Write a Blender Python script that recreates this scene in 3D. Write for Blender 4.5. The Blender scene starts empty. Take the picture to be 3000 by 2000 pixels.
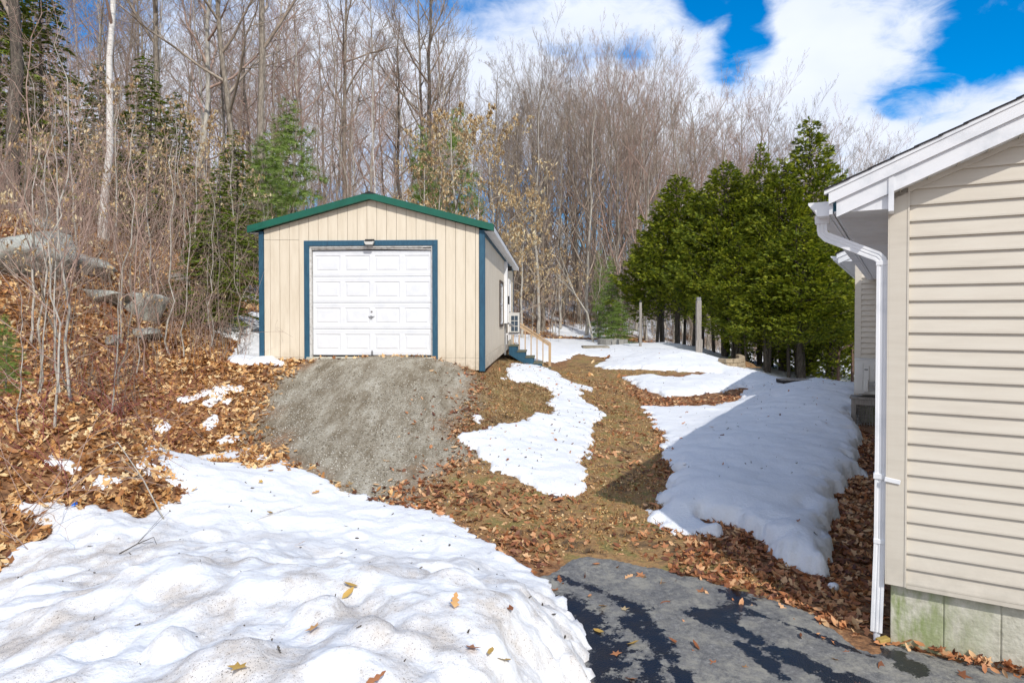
import bpy, math, random
import numpy as np
from mathutils import Vector, Matrix
SC = bpy.context.scene
COL = SC.collection
R = math.radians
rng = np.random.default_rng(7)
random.seed(7)

# ------------------------------------------------------------ camera / light
FPX, PITCH, VC = 1900.0, R(0.9), 952.8           # focal length in 3000-px units, tilt, optical centre row
cam = bpy.data.cameras.new('camera'); camo = bpy.data.objects.new('camera', cam); COL.objects.link(camo)
camo.location = (0, 0, 0); camo.rotation_euler = (R(90) - PITCH, 0, 0)
cam.sensor_width = 36; cam.lens = FPX / 3000 * 36; cam.shift_y = -(1000 - VC) / 3000
cam.clip_start = 0.05; cam.clip_end = 2000
SC.camera = camo
SUN = Vector((1.21, -3.23, 3.1)).normalized()
el = math.asin(SUN.z); az = math.atan2(SUN.x, SUN.y)
sl = bpy.data.lights.new('sun', 'SUN'); sl.energy = 2.95; sl.angle = R(0.55); sl.color = (1, 0.962, 0.90)
so = bpy.data.objects.new('sun', sl); COL.objects.link(so)
so.rotation_euler = SUN.to_track_quat('Z', 'Y').to_euler()
SC.view_settings.view_transform = 'Standard'; SC.view_settings.look = 'None'
SC.view_settings.exposure = 0.27; SC.view_settings.gamma = 1; SC.view_settings.use_curve_mapping = False
SC.cycles.max_bounces = 6; SC.cycles.transparent_max_bounces = 8; SC.cycles.sample_clamp_indirect = 8

K = 3000 / 2352
def pray(u, v):
    cu, cv = (u - 1500) / FPX, (VC - v) / FPX
    d = np.array([cu, math.cos(PITCH) + cv * math.sin(PITCH), -math.sin(PITCH) + cv * math.cos(PITCH)])
    return d / d[1]
def at(u, v, Y): return pray(u, v) * Y

W = bpy.data.worlds.new('World'); SC.world = W; W.use_nodes = True
nt = W.node_tree; nt.nodes.clear()
def N(t, **k):
    n = nt.nodes.new(t)
    for a, b in k.items(): setattr(n, a, b)
    return n
def L(a, b): nt.links.new(a, b)
def M(op, a, b=None, c=None, clamp=False):
    n = N('ShaderNodeMath', operation=op); n.use_clamp = clamp
    for i, x in enumerate((a, b, c)):
        if x is None: continue
        if isinstance(x, (int, float)): n.inputs[i].default_value = x
        else: L(x, n.inputs[i])
    return n.outputs[0]
out = N('ShaderNodeOutputWorld'); bg = N('ShaderNodeBackground'); bg.inputs[1].default_value = 0.15
sky = N('ShaderNodeTexSky', sky_type='NISHITA'); sky.sun_disc = False
sky.sun_elevation = el; sky.sun_rotation = az; sky.air_density = 1.0; sky.dust_density = 0.3; sky.ozone_density = 2.0
hs = N('ShaderNodeHueSaturation'); hs.inputs['Saturation'].default_value = 1.2; hs.inputs['Value'].default_value = 1.0
tn = N('ShaderNodeMix', data_type='RGBA', blend_type='MULTIPLY'); tn.inputs[0].default_value = 1; L(sky.outputs[0], tn.inputs[6]); tn.inputs[7].default_value = (.40, .74, 1.0, 1); L(tn.outputs[2], hs.inputs['Color'])
tc = N('ShaderNodeTexCoord'); nrm = N('ShaderNodeVectorMath', operation='NORMALIZE'); L(tc.outputs['Generated'], nrm.inputs[0])
sep = N('ShaderNodeSeparateXYZ'); L(nrm.outputs[0], sep.inputs[0])
den = M('ADD', M('MAXIMUM', sep.outputs[2], 0.0), 0.28)
cx = M('DIVIDE', sep.outputs[0], den); cy = M('DIVIDE', sep.outputs[1], den)
cmb = N('ShaderNodeCombineXYZ'); L(cx, cmb.inputs[0]); L(cy, cmb.inputs[1]); cmb.inputs[2].default_value = 3.7
n1 = N('ShaderNodeTexNoise'); n1.inputs['Scale'].default_value = 2.3; n1.inputs['Detail'].default_value = 9; n1.inputs['Roughness'].default_value = 0.58; n1.inputs['Distortion'].default_value = 0.25
L(cmb.outputs[0], n1.inputs['Vector'])
n1b = N('ShaderNodeTexNoise'); n1b.inputs['Scale'].default_value = 9; n1b.inputs['Detail'].default_value = 8; n1b.inputs['Roughness'].default_value = 0.62; n1b.inputs['Distortion'].default_value = .6
L(cmb.outputs[0], n1b.inputs['Vector'])
acc = M('ADD', M('MULTIPLY', M('SUBTRACT', n1.outputs['Fac'], 0.5), 3.8), M('MULTIPLY', M('SUBTRACT', n1b.outputs['Fac'], 0.5), 1.9))
# cloud banks (+) and open gaps (-) in the sky: direction of the centre, width
for (u, v, w, amp) in [(1960, 60, 210, 1.7), (1830, 20, 120, .7), (2080, 110, 110, .9), (1900, 160, 75, .8), (1790, 110, 70, .5), (2330, 10, 60, .8), (2240, 95, 40, .25),
                       (2080, 290, 75, .9), (2200, 255, 80, 1.1), (2320, 215, 80, 1.1), (2420, 260, 160, .9), (2020, 330, 60, .4), (1990, 290, 40, .2),
                       (1280, 20, 160, 1.0), (1480, 50, 130, 1.2), (1620, 90, 75, .8), (1180, 200, 200, .9), (1400, 260, 170, .75), (1700, 330, 220, .75), (1560, 220, 90, .5), (1000, 260, 260, .8),
                       (700, 200, 300, 1.0), (350, 170, 240, 1.0), (60, 230, 200, .8), (500, 420, 400, 1.0), (1300, 500, 500, .9),
                       (1600, 10, 50, -1.1), (1725, 30, 45, -1.3), (1760, 95, 40, -1.3), (1690, 90, 40, -.7), (1670, 150, 65, -.9), (1450, 125, 60, -.9), (1320, 150, 60, -.6), (170, 20, 90, -.5), (1650, 420, 260, 1.2), (1900, 400, 200, .6), (1500, 350, 160, .6), (2250, 150, 90, -.5), (2100, 210, 70, -.4), (2300, 120, 75, -.7), (2150, 200, 60, -.4), (2040, 250, 45, -.6), (2190, 60, 50, -.5)]:
    u *= K; v *= K; w *= K
    c = pray(u, v); c = c / np.linalg.norm(c)
    dn = N('ShaderNodeVectorMath', operation='DISTANCE'); L(nrm.outputs[0], dn.inputs[0]); dn.inputs[1].default_value = tuple(c)
    q = M('DIVIDE', dn.outputs['Value'], w / FPX)
    g = M('EXPONENT', M('MULTIPLY', M('MULTIPLY', q, q), -1.5))
    acc = M('MULTIPLY_ADD', g, amp, acc)
dback = N('ShaderNodeVectorMath', operation='DISTANCE'); L(nrm.outputs[0], dback.inputs[0]); dback.inputs[1].default_value = (0, .96, .28)  # unseen cloud cover away from the view, added to brighten the fill light
bk = N('ShaderNodeMapRange', interpolation_type='SMOOTHSTEP'); L(dback.outputs['Value'], bk.inputs[0]); bk.inputs[1].default_value = .9; bk.inputs[2].default_value = 1.5
acc = M('MULTIPLY_ADD', bk.outputs[0], 2.0, acc)
mask = N('ShaderNodeMapRange', interpolation_type='SMOOTHSTEP'); L(acc, mask.inputs[0])
mask.inputs[1].default_value = 0.6; mask.inputs[2].default_value = 1.95
n2 = N('ShaderNodeTexNoise'); n2.inputs['Scale'].default_value = 3.1; n2.inputs['Detail'].default_value = 4; L(cmb.outputs[0], n2.inputs['Vector'])
cr = N('ShaderNodeMix', data_type='RGBA'); L(n2.outputs['Fac'], cr.inputs[0])
cr.inputs[6].default_value = (3.7, 4.25, 5.5, 1); cr.inputs[7].default_value = (6.1, 6.3, 6.7, 1)
mx = N('ShaderNodeMix', data_type='RGBA'); L(mask.outputs[0], mx.inputs[0]); L(hs.outputs[0], mx.inputs[6]); L(cr.outputs[2], mx.inputs[7])
L(mx.outputs[2], bg.inputs[0]); L(bg.outputs[0], out.inputs[0])

# ------------------------------------------------------------ materials
def newmat(name):
    m = bpy.data.materials.new(name); m.use_nodes = True
    t = m.node_tree; b = t.nodes['Principled BSDF']; return m, t, b
def mat(name, cols, rough=.7, scale=8, detail=6, bump=0., bscale=None, island=0., metal=0, spec=.5, stretch=(1, 1, 1), extra=None, bdist=.01, transl=0):
    """noise-mixed colour ramp of cols, optional bump, optional per-island brightness variation"""
    m, t, b = newmat(name)
    def n(ty): return t.nodes.new(ty)
    l = t.links.new
    cols = [c if isinstance(c, tuple) else (c, c, c) for c in cols]
    b.inputs['Roughness'].default_value = rough; b.inputs['Metallic'].default_value = metal
    b.inputs['Specular IOR Level'].default_value = spec
    tcn = n('ShaderNodeTexCoord'); mp = n('ShaderNodeMapping'); mp.inputs['Scale'].default_value = stretch
    l(tcn.outputs['Object'], mp.inputs[0])
    nz = n('ShaderNodeTexNoise'); nz.inputs['Scale'].default_value = scale; nz.inputs['Detail'].default_value = detail; nz.inputs['Roughness'].default_value = .65
    l(mp.outputs[0], nz.inputs['Vector'])
    fac = nz.outputs['Fac']
    if island > 0:
        ge = n('ShaderNodeNewGeometry'); mm = n('ShaderNodeMath'); mm.operation = 'MULTIPLY_ADD'
        l(ge.outputs['Random Per Island'], mm.inputs[0]); mm.inputs[1].default_value = island; mm.inputs[2].default_value = -island / 2
        ad = n('ShaderNodeMath'); ad.operation = 'ADD'; l(mm.outputs[0], ad.inputs[0]); l(fac, ad.inputs[1]); fac = ad.outputs[0]
    cr = n('ShaderNodeValToRGB'); e = cr.color_ramp.elements
    k = len(cols)
    for i, c in enumerate(cols):
        p = .5 if k == 1 else (.28 + .44 * i / (k - 1) if not island else .1 + .8 * i / (k - 1))
        if i < 2: e[i].position = p; e[i].color = (*c, 1)
        else: x = e.new(p); x.color = (*c, 1)
    if k == 1: e[1].color = (*cols[0], 1); e[1].position = 1
    l(fac, cr.inputs[0]); l(cr.outputs[0], b.inputs['Base Color'])
    if bump > 0:
        bp = n('ShaderNodeBump'); bp.inputs['Strength'].default_value = bump; bp.inputs['Distance'].default_value = bdist
        n3 = n('ShaderNodeTexNoise'); n3.inputs['Scale'].default_value = bscale or scale * 3; n3.inputs['Detail'].default_value = 5
        l(mp.outputs[0], n3.inputs['Vector']); l(n3.outputs['Fac'], bp.inputs['Height']); l(bp.outputs[0], b.inputs['Normal'])
    if transl > 0:
        tr = n('ShaderNodeBsdfTranslucent'); l(cr.outputs[0], tr.inputs[0]); ms = n('ShaderNodeMixShader'); ms.inputs[0].default_value = transl
        l(b.outputs[0], ms.inputs[1]); l(tr.outputs[0], ms.inputs[2]); l(ms.outputs[0], t.nodes['Material Output'].inputs[0])
    return m
MT = {}
MT['tan'] = mat('tan_painted_wood', [(.63, .54, .41), (.71, .62, .485), (.76, .675, .54)], .75, 3, bump=.25, bscale=60, stretch=(3, 3, .4), bdist=.002)
def add_grime(m, z0, z1, col, amt):
    t = m.node_tree; b = t.nodes['Principled BSDF']; src = b.inputs['Base Color'].links[0].from_socket
    tcn = t.nodes.new('ShaderNodeTexCoord'); sp = t.nodes.new('ShaderNodeSeparateXYZ'); t.links.new(tcn.outputs['Object'], sp.inputs[0])
    mr = t.nodes.new('ShaderNodeMapRange'); mr.inputs[1].default_value = z1; mr.inputs[2].default_value = z0; mr.interpolation_type = 'SMOOTHSTEP'; t.links.new(sp.outputs[2], mr.inputs[0])
    nz = t.nodes.new('ShaderNodeTexNoise'); nz.inputs['Scale'].default_value = 6; nz.inputs['Detail'].default_value = 9; nz.inputs['Roughness'].default_value = .7; t.links.new(tcn.outputs['Object'], nz.inputs['Vector'])
    m2 = t.nodes.new('ShaderNodeMapRange'); m2.inputs[1].default_value = .38; m2.inputs[2].default_value = .65; t.links.new(nz.outputs['Fac'], m2.inputs[0])
    mu = t.nodes.new('ShaderNodeMath'); mu.operation = 'MULTIPLY'; t.links.new(mr.outputs[0], mu.inputs[0]); t.links.new(m2.outputs[0], mu.inputs[1])
    mv = t.nodes.new('ShaderNodeMath'); mv.operation = 'MULTIPLY'; t.links.new(mu.outputs[0], mv.inputs[0]); mv.inputs[1].default_value = amt
    mx_ = t.nodes.new('ShaderNodeMix'); mx_.data_type = 'RGBA'; t.links.new(mv.outputs[0], mx_.inputs[0]); t.links.new(src, mx_.inputs[6]); mx_.inputs[7].default_value = (*col, 1); t.links.new(mx_.outputs[2], b.inputs['Base Color'])
add_grime(MT['tan'], -1.1, -.6, (.30, .24, .15), .6)
MT['blue'] = mat('blue_painted_wood', [(.012, .055, .10), (.018, .085, .145), (.03, .11, .17)], .6, 9, stretch=(3, 3, .6), bump=.2, bscale=50, bdist=.002)
MT['green'] = mat('green_metal_trim', [(.003, .085, .052), (.005, .12, .075)], .4, 3)
MT['door'] = mat('white_steel_door', [(.70, .715, .74), (.76, .77, .79), (.78, .79, .81)], .45, 5, bump=.1, bscale=150, bdist=.001)
MT['white'] = mat('white_trim_paint', [(.60, .62, .64), (.80, .80, .81), (.82, .82, .82)], .45, 3, stretch=(1, 1, 1))
MT['whiteold'] = mat('weathered_white_paint', [(.35, .33, .30), (.62, .60, .56), (.75, .74, .72)], .6, 14)
MT['soffit'] = mat('white_vinyl_soffit', [(.72, .73, .74), (.78, .79, .8)], .5, 4)
MT['siding'] = mat('beige_vinyl_siding', [(.575, .515, .425), (.63, .57, .475), (.66, .605, .51)], .5, 2.5, bump=.12, bscale=90, bdist=.001, stretch=(.6, .6, 5))
add_grime(MT['siding'], -2.0, -1.5, (.34, .31, .25), .35)
MT['dark'] = mat('dark_gap', [(.015, .014, .013), (.03, .028, .025)], .9, 5)
MT['shingle'] = mat('dark_asphalt_shingle', [(.012, .012, .014), (.035, .034, .036)], .9, 60, bump=.5)
MT['grey_metal'] = mat('grey_metal', [(.28, .28, .28), (.42, .42, .42)], .4, 9, metal=.7)
MT['black_metal'] = mat('black_metal', [(.02, .02, .02), (.035, .033, .03)], .5, 9)
MT['ac'] = mat('cream_ac_casing', [(.60, .58, .53), (.68, .66, .62)], .45, 4)
MT['acdark'] = mat('dark_blue_grille', [(.03, .05, .075), (.05, .08, .11)], .4, 20)
MT['newwood'] = mat('new_tan_lumber', [(.45, .30, .17), (.58, .41, .25)], .7, 6, stretch=(4, 4, .5), bump=.2)
MT['oldwood'] = mat('weathered_grey_wood', [(.14, .12, .10), (.30, .27, .24), (.38, .35, .31)], .85, 7, stretch=(5, 5, .5), bump=.6)
MT['tread'] = mat('dirty_green_step_wood', [(.05, .075, .055), (.13, .13, .09), (.20, .17, .11)], .85, 14, bump=.4)
MT['glass'] = mat('dark_window_glass', [(.03, .04, .05), (.05, .06, .07)], .08, 2)
MT['plank'] = mat('brown_window_trim', [(.06, .04, .028), (.10, .07, .05)], .7, 9)
MT['stonewall'] = mat('tan_retaining_block', [(.22, .16, .10), (.36, .28, .18), (.45, .37, .26)], .95, 12, bump=.8, bscale=40)
MT['fire'] = mat('grey_fire_ring_block', [(.20, .19, .17), (.33, .32, .29)], .95, 14, bump=.8, bscale=40)
MT['rustrail'] = mat('brown_rail_wood', [(.12, .07, .05), (.19, .12, .09)], .8, 9)
MT['ice'] = mat('cloudy_ice', [(.55, .56, .6), (.7, .72, .75)], .25, 9)
MT['litterblue'] = mat('blue_plastic', [(.01, .12, .55), (.02, .16, .65)], .35, 9)
MT['strawwood'] = mat('yellowish_wood_chip', [(.3, .2, .04), (.42, .3, .1)], .7, 9)
MT['bark'] = mat('grey_brown_bark', [(.09, .072, .055), (.25, .21, .165), (.43, .375, .31)], .95, 7, stretch=(3, 3, .7), bump=.8, bscale=22, bdist=.02)
MT['barkpale'] = mat('pale_grey_bark', [(.20, .18, .15), (.42, .385, .33), (.58, .54, .47)], .9, 6, stretch=(3, 3, .6), bump=.6, bscale=22, bdist=.01)
MT['barkdark'] = mat('dark_bark', [(.035, .028, .022), (.10, .082, .066), (.20, .175, .13)], .95, 7, stretch=(3, 3, .6), bump=.8, bdist=.02)
MT['twig'] = mat('brown_grey_twig', [(.13, .095, .07), (.30, .24, .185), (.50, .425, .345)], .85, 2)
MT['twigred'] = mat('reddish_twig', [(.22, .13, .10), (.39, .265, .21), (.50, .38, .31)], .85, 2)
MT['straw'] = mat('straw_twig', [(.30, .21, .14), (.48, .37, .26), (.60, .50, .38)], .85, 2)
MT['cane'] = mat('red_bramble_cane', [(.17, .04, .035), (.27, .075, .06), (.30, .13, .10)], .6, 3)
MT['birch'] = mat('white_birch_bark', [(.05, .045, .04), (.62, .58, .53), (.72, .69, .64), (.76, .74, .70)], .7, 6, stretch=(.9, .9, 5), bump=.3)
MT['cedar'] = mat('cedar_foliage', [(.035, .07, .010), (.13, .19, .013), (.34, .38, .02), (.58, .55, .04)], .65, 1.6, island=.55, transl=.35)
MT['hemlock'] = mat('hemlock_foliage', [(.08, .13, .018), (.23, .31, .035), (.45, .50, .07)], .65, 2, island=.5, transl=.2)
MT['pine'] = mat('pine_needles', [(.09, .15, .03), (.19, .28, .05), (.33, .42, .09)], .6, 2, island=.5, transl=.25)
MT['beechleaf'] = mat('dead_beech_leaves', [(.42, .24, .09), (.70, .52, .28), (.80, .70, .46)], .6, 2, island=.8, transl=.35)
MT['leaf'] = mat('dead_leaves', [(.14, .05, .018), (.35, .145, .045), (.58, .30, .10), (.74, .46, .20), (.80, .60, .33)], .6, 1.2, island=.85, transl=.12)
MT['leafred'] = mat('red_brown_leaves', [(.12, .042, .02), (.29, .105, .04), (.52, .22, .09), (.66, .42, .22)], .6, 1.2, island=.85, transl=.12)
MT['leafyel'] = mat('yellow_brown_leaf', [(.45, .26, .05), (.62, .42, .12)], .6, 4, transl=.15)
MT['grass'] = mat('dry_lawn_grass', [(.13, .065, .026), (.36, .20, .075), (.58, .38, .17), (.26, .23, .055)], .7, 1.1, island=.7, transl=.2)
MT['pebble'] = mat('crushed_stone', [(.13, .11, .075), (.25, .22, .17), (.39, .355, .30), (.60, .57, .50)], .9, 3, island=.8)
MT['rock'] = mat('lichen_granite', [(.10, .095, .08), (.25, .245, .21), (.40, .40, .355), (.46, .50, .42)], .95, 2.2, detail=9, bump=1, bscale=7, bdist=.05)

# attribute driven materials
def attr_mix(t, prev, name, col):
    a = t.nodes.new('ShaderNodeAttribute'); a.attribute_name = name
    m = t.nodes.new('ShaderNodeMix'); m.data_type = 'RGBA'
    t.links.new(a.outputs['Fac'], m.inputs[0]); t.links.new(prev, m.inputs[6]); t.links.new(col, m.inputs[7])
    return m.outputs[2]
def ramp_noise(t, vec, scale, cols, lo=.3, hi=.7, detail=8, rough=.7):
    nz = t.nodes.new('ShaderNodeTexNoise'); nz.inputs['Scale'].default_value = scale; nz.inputs['Detail'].default_value = detail; nz.inputs['Roughness'].default_value = rough
    t.links.new(vec, nz.inputs['Vector'])
    cr = t.nodes.new('ShaderNodeValToRGB'); e = cr.color_ramp.elements
    for i, c in enumerate(cols):
        p = lo + (hi - lo) * i / max(1, len(cols) - 1)
        if i < 2: e[i].position = p; e[i].color = (*c, 1)
        else: x = e.new(p); x.color = (*c, 1)
    t.links.new(nz.outputs['Fac'], cr.inputs[0]); return cr.outputs[0], nz.outputs['Fac']
def ground_mat():
    m, t, b = newmat('ground_soil'); tcn = t.nodes.new('ShaderNodeTexCoord'); v = tcn.outputs['Object']
    b.inputs['Roughness'].default_value = .95
    base, _ = ramp_noise(t, v, 9, [(.05, .026, .014), (.15, .07, .03), (.30, .15, .065), (.46, .28, .13)])
    gr, _ = ramp_noise(t, v, 3.2, [(.05, .03, .016), (.12, .075, .035), (.33, .19, .08), (.17, .15, .045), (.40, .25, .11)])
    mg = t.nodes.new('ShaderNodeMapping'); mg.inputs['Scale'].default_value = (1.5, .38, 1); t.links.new(v, mg.inputs[0])
    gv, _ = ramp_noise(t, mg.outputs[0], 2.4, [(.10, .072, .038), (.185, .15, .10), (.32, .285, .22), (.47, .44, .37)], .3, .68, 12, .8)
    sn, _ = ramp_noise(t, v, 2, [(.74, .76, .80), (.82, .83, .84)])
    c = attr_mix(t, base, 'grass', gr); c = attr_mix(t, c, 'gravel', gv); c = attr_mix(t, c, 'snow', sn)
    t.links.new(c, b.inputs['Base Color'])
    nz = t.nodes.new('ShaderNodeTexNoise'); nz.inputs['Scale'].default_value = 28; nz.inputs['Detail'].default_value = 8
    t.links.new(v, nz.inputs['Vector']); bp = t.nodes.new('ShaderNodeBump'); bp.inputs['Strength'].default_value = .8; bp.inputs['Distance'].default_value = .03
    t.links.new(nz.outputs['Fac'], bp.inputs['Height']); t.links.new(bp.outputs[0], b.inputs['Normal'])
    return m
def snow_mat():
    m, t, b = newmat('old_snow'); tcn = t.nodes.new('ShaderNodeTexCoord'); v = tcn.outputs['Object']
    b.inputs['Roughness'].default_value = .6; b.inputs['Specular IOR Level'].default_value = .25
    base, _ = ramp_noise(t, v, 3, [(.73, .75, .785), (.80, .81, .825)])
    # grit: fine specks gathered in dirty zones
    d1, f1 = ramp_noise(t, v, 130, [(0, 0, 0), (1, 1, 1)], .60, .66, 3, .6)
    d2, f2 = ramp_noise(t, v, 2.2, [(0, 0, 0), (1, 1, 1)], .45, .62, 10, .72)
    at_ = t.nodes.new('ShaderNodeAttribute'); at_.attribute_name = 'dirt'
    def mul(a, c):
        x = t.nodes.new('ShaderNodeMath'); x.operation = 'MULTIPLY'; t.links.new(a, x.inputs[0])
        if isinstance(c, float): x.inputs[1].default_value = c
        else: t.links.new(c, x.inputs[1])
        return x.outputs[0]
    sp = mul(mul(d1, d2), at_.outputs['Fac']); wash = mul(mul(d2, at_.outputs['Fac']), .45)
    mxs = t.nodes.new('ShaderNodeMix'); mxs.data_type = 'RGBA'; t.links.new(wash, mxs.inputs[0]); t.links.new(base, mxs.inputs[6]); mxs.inputs[7].default_value = (.46, .39, .32, 1)
    mx2 = t.nodes.new('ShaderNodeMix'); mx2.data_type = 'RGBA'; t.links.new(sp, mx2.inputs[0]); t.links.new(mxs.outputs[2], mx2.inputs[6]); mx2.inputs[7].default_value = (.10, .075, .055, 1)
    t.links.new(mx2.outputs[2], b.inputs['Base Color'])
    nz = t.nodes.new('ShaderNodeTexNoise'); nz.inputs['Scale'].default_value = 26; nz.inputs['Detail'].default_value = 7; nz.inputs['Roughness'].default_value = .6
    t.links.new(v, nz.inputs['Vector']); bp = t.nodes.new('ShaderNodeBump'); bp.inputs['Strength'].default_value = .55; bp.inputs['Distance'].default_value = .025
    t.links.new(nz.outputs['Fac'], bp.inputs['Height']); t.links.new(bp.outputs[0], b.inputs['Normal'])
    return m
def asphalt_mat():
    m, t, b = newmat('old_asphalt'); tcn = t.nodes.new('ShaderNodeTexCoord'); v = tcn.outputs['Object']
    base, _ = ramp_noise(t, v, 20, [(.045, .045, .046), (.10, .10, .102), (.20, .197, .19), (.50, .48, .44)], .36, .66, 12, .95)
    pale, pf = ramp_noise(t, v, 4.2, [(0, 0, 0), (.8, .8, .8)], .47, .60, 12, .85)
    mp = t.nodes.new('ShaderNodeMix'); mp.data_type = 'RGBA'; t.links.new(pale, mp.inputs[0]); t.links.new(base, mp.inputs[6]); mp.inputs[7].default_value = (.30, .285, .24, 1)
    a = t.nodes.new('ShaderNodeAttribute'); a.attribute_name = 'wet'
    wn = t.nodes.new('ShaderNodeTexNoise'); wn.inputs['Scale'].default_value = 9; wn.inputs['Detail'].default_value = 12; wn.inputs['Roughness'].default_value = .75; t.links.new(v, wn.inputs['Vector'])
    ma = t.nodes.new('ShaderNodeMath'); ma.operation = 'MULTIPLY_ADD'; t.links.new(wn.outputs['Fac'], ma.inputs[0]); ma.inputs[1].default_value = 3.2; t.links.new(a.outputs['Fac'], ma.inputs[2])
    wr = t.nodes.new('ShaderNodeMapRange'); wr.interpolation_type = 'SMOOTHSTEP'; wr.inputs[1].default_value = 2.02; wr.inputs[2].default_value = 2.22; t.links.new(ma.outputs[0], wr.inputs[0])
    mw = t.nodes.new('ShaderNodeMix'); mw.data_type = 'RGBA'; t.links.new(wr.outputs[0], mw.inputs[0]); t.links.new(mp.outputs[2], mw.inputs[6]); mw.inputs[7].default_value = (.010, .012, .018, 1); t.links.new(mw.outputs[2], b.inputs['Base Color'])
    mr = t.nodes.new('ShaderNodeMapRange'); mr.inputs[3].default_value = .9; mr.inputs[4].default_value = .14
    t.links.new(wr.outputs[0], mr.inputs[0]); t.links.new(mr.outputs[0], b.inputs['Roughness'])
    nz = t.nodes.new('ShaderNodeTexNoise'); nz.inputs['Scale'].default_value = 90; nz.inputs['Detail'].default_value = 4
    t.links.new(v, nz.inputs['Vector']); bp = t.nodes.new('ShaderNodeBump'); bp.inputs['Strength'].default_value = .6; bp.inputs['Distance'].default_value = .006
    t.links.new(nz.outputs['Fac'], bp.inputs['Height']); t.links.new(bp.outputs[0], b.inputs['Normal'])
    return m
def concrete_mat():
    m, t, b = newmat('mossy_concrete'); tcn = t.nodes.new('ShaderNodeTexCoord'); v = tcn.outputs['Object']; b.inputs['Roughness'].default_value = .9
    base, _ = ramp_noise(t, v, 7, [(.30, .285, .22), (.47, .45, .36), (.58, .555, .46), (.66, .63, .54)], .3, .7, 10, .75)
    mp_ = t.nodes.new('ShaderNodeMapping'); mp_.inputs['Scale'].default_value = (3, 3, .8); t.links.new(v, mp_.inputs[0])
    ms, mf = ramp_noise(t, mp_.outputs[0], 2.0, [(0, 0, 0), (1, 1, 1)], .40, .60, 8, .7)
    sp = t.nodes.new('ShaderNodeSeparateXYZ'); t.links.new(v, sp.inputs[0])
    mr = t.nodes.new('ShaderNodeMapRange'); mr.inputs[1].default_value = .75; mr.inputs[2].default_value = .1; t.links.new(sp.outputs[0], mr.inputs[0])
    mu = t.nodes.new('ShaderNodeMath'); mu.operation = 'MULTIPLY'; t.links.new(ms, mu.inputs[0]); t.links.new(mr.outputs[0], mu.inputs[1])
    mx_ = t.nodes.new('ShaderNodeMix'); mx_.data_type = 'RGBA'; t.links.new(mu.outputs[0], mx_.inputs[0]); t.links.new(base, mx_.inputs[6]); mx_.inputs[7].default_value = (.20, .26, .07, 1)
    t.links.new(mx_.outputs[2], b.inputs['Base Color'])
    nz = t.nodes.new('ShaderNodeTexNoise'); nz.inputs['Scale'].default_value = 30; nz.inputs['Detail'].default_value = 8
    t.links.new(v, nz.inputs['Vector']); bp = t.nodes.new('ShaderNodeBump'); bp.inputs['Strength'].default_value = .6; bp.inputs['Distance'].default_value = .012
    t.links.new(nz.outputs['Fac'], bp.inputs['Height']); t.links.new(bp.outputs[0], b.inputs['Normal'])
    return m
MT['ground'] = ground_mat(); MT['snow'] = snow_mat(); MT['asphalt'] = asphalt_mat(); MT['concrete'] = concrete_mat()

# ------------------------------------------------------------ helpers
def link(name, data, parent=None, loc=None, rotz=0):
    o = bpy.data.objects.new(name, data); COL.objects.link(o)
    if loc is not None: o.location = loc
    if rotz: o.rotation_euler = (0, 0, rotz)
    if parent is not None: o.parent = parent
    return o
def tag(o, label=None, cat=None, group=None, kind=None):
    if label: o['label'] = label
    if cat: o['category'] = cat
    if group: o['group'] = group
    if kind: o['kind'] = kind
    return o
def thing(name, label, cat, loc=(0, 0, 0), rotz=0, group=None):
    return tag(link(name, None, None, loc, rotz), label, cat, group)
def npmesh(name, V, F, material=None, smooth=False, attrs=None):
    V = np.asarray(V, dtype=np.float32); F = np.asarray(F, dtype=np.int32)
    me = bpy.data.meshes.new(name); me.vertices.add(len(V)); me.vertices.foreach_set('co', V.ravel())
    k = F.shape[1]; me.loops.add(F.size); me.loops.foreach_set('vertex_index', F.ravel())
    me.polygons.add(len(F)); me.polygons.foreach_set('loop_start', np.arange(0, F.size, k, dtype=np.int32))
    try: me.polygons.foreach_set('loop_total', np.full(len(F), k, dtype=np.int32))
    except Exception: pass
    me.update(calc_edges=True)
    if smooth: me.polygons.foreach_set('use_smooth', np.ones(len(F), dtype=bool))
    for a, arr in (attrs or {}).items():
        at_ = me.attributes.new(a, 'FLOAT', 'POINT'); at_.data.foreach_set('value', np.asarray(arr, dtype=np.float32))
    if material: me.materials.append(material)
    return me
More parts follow.
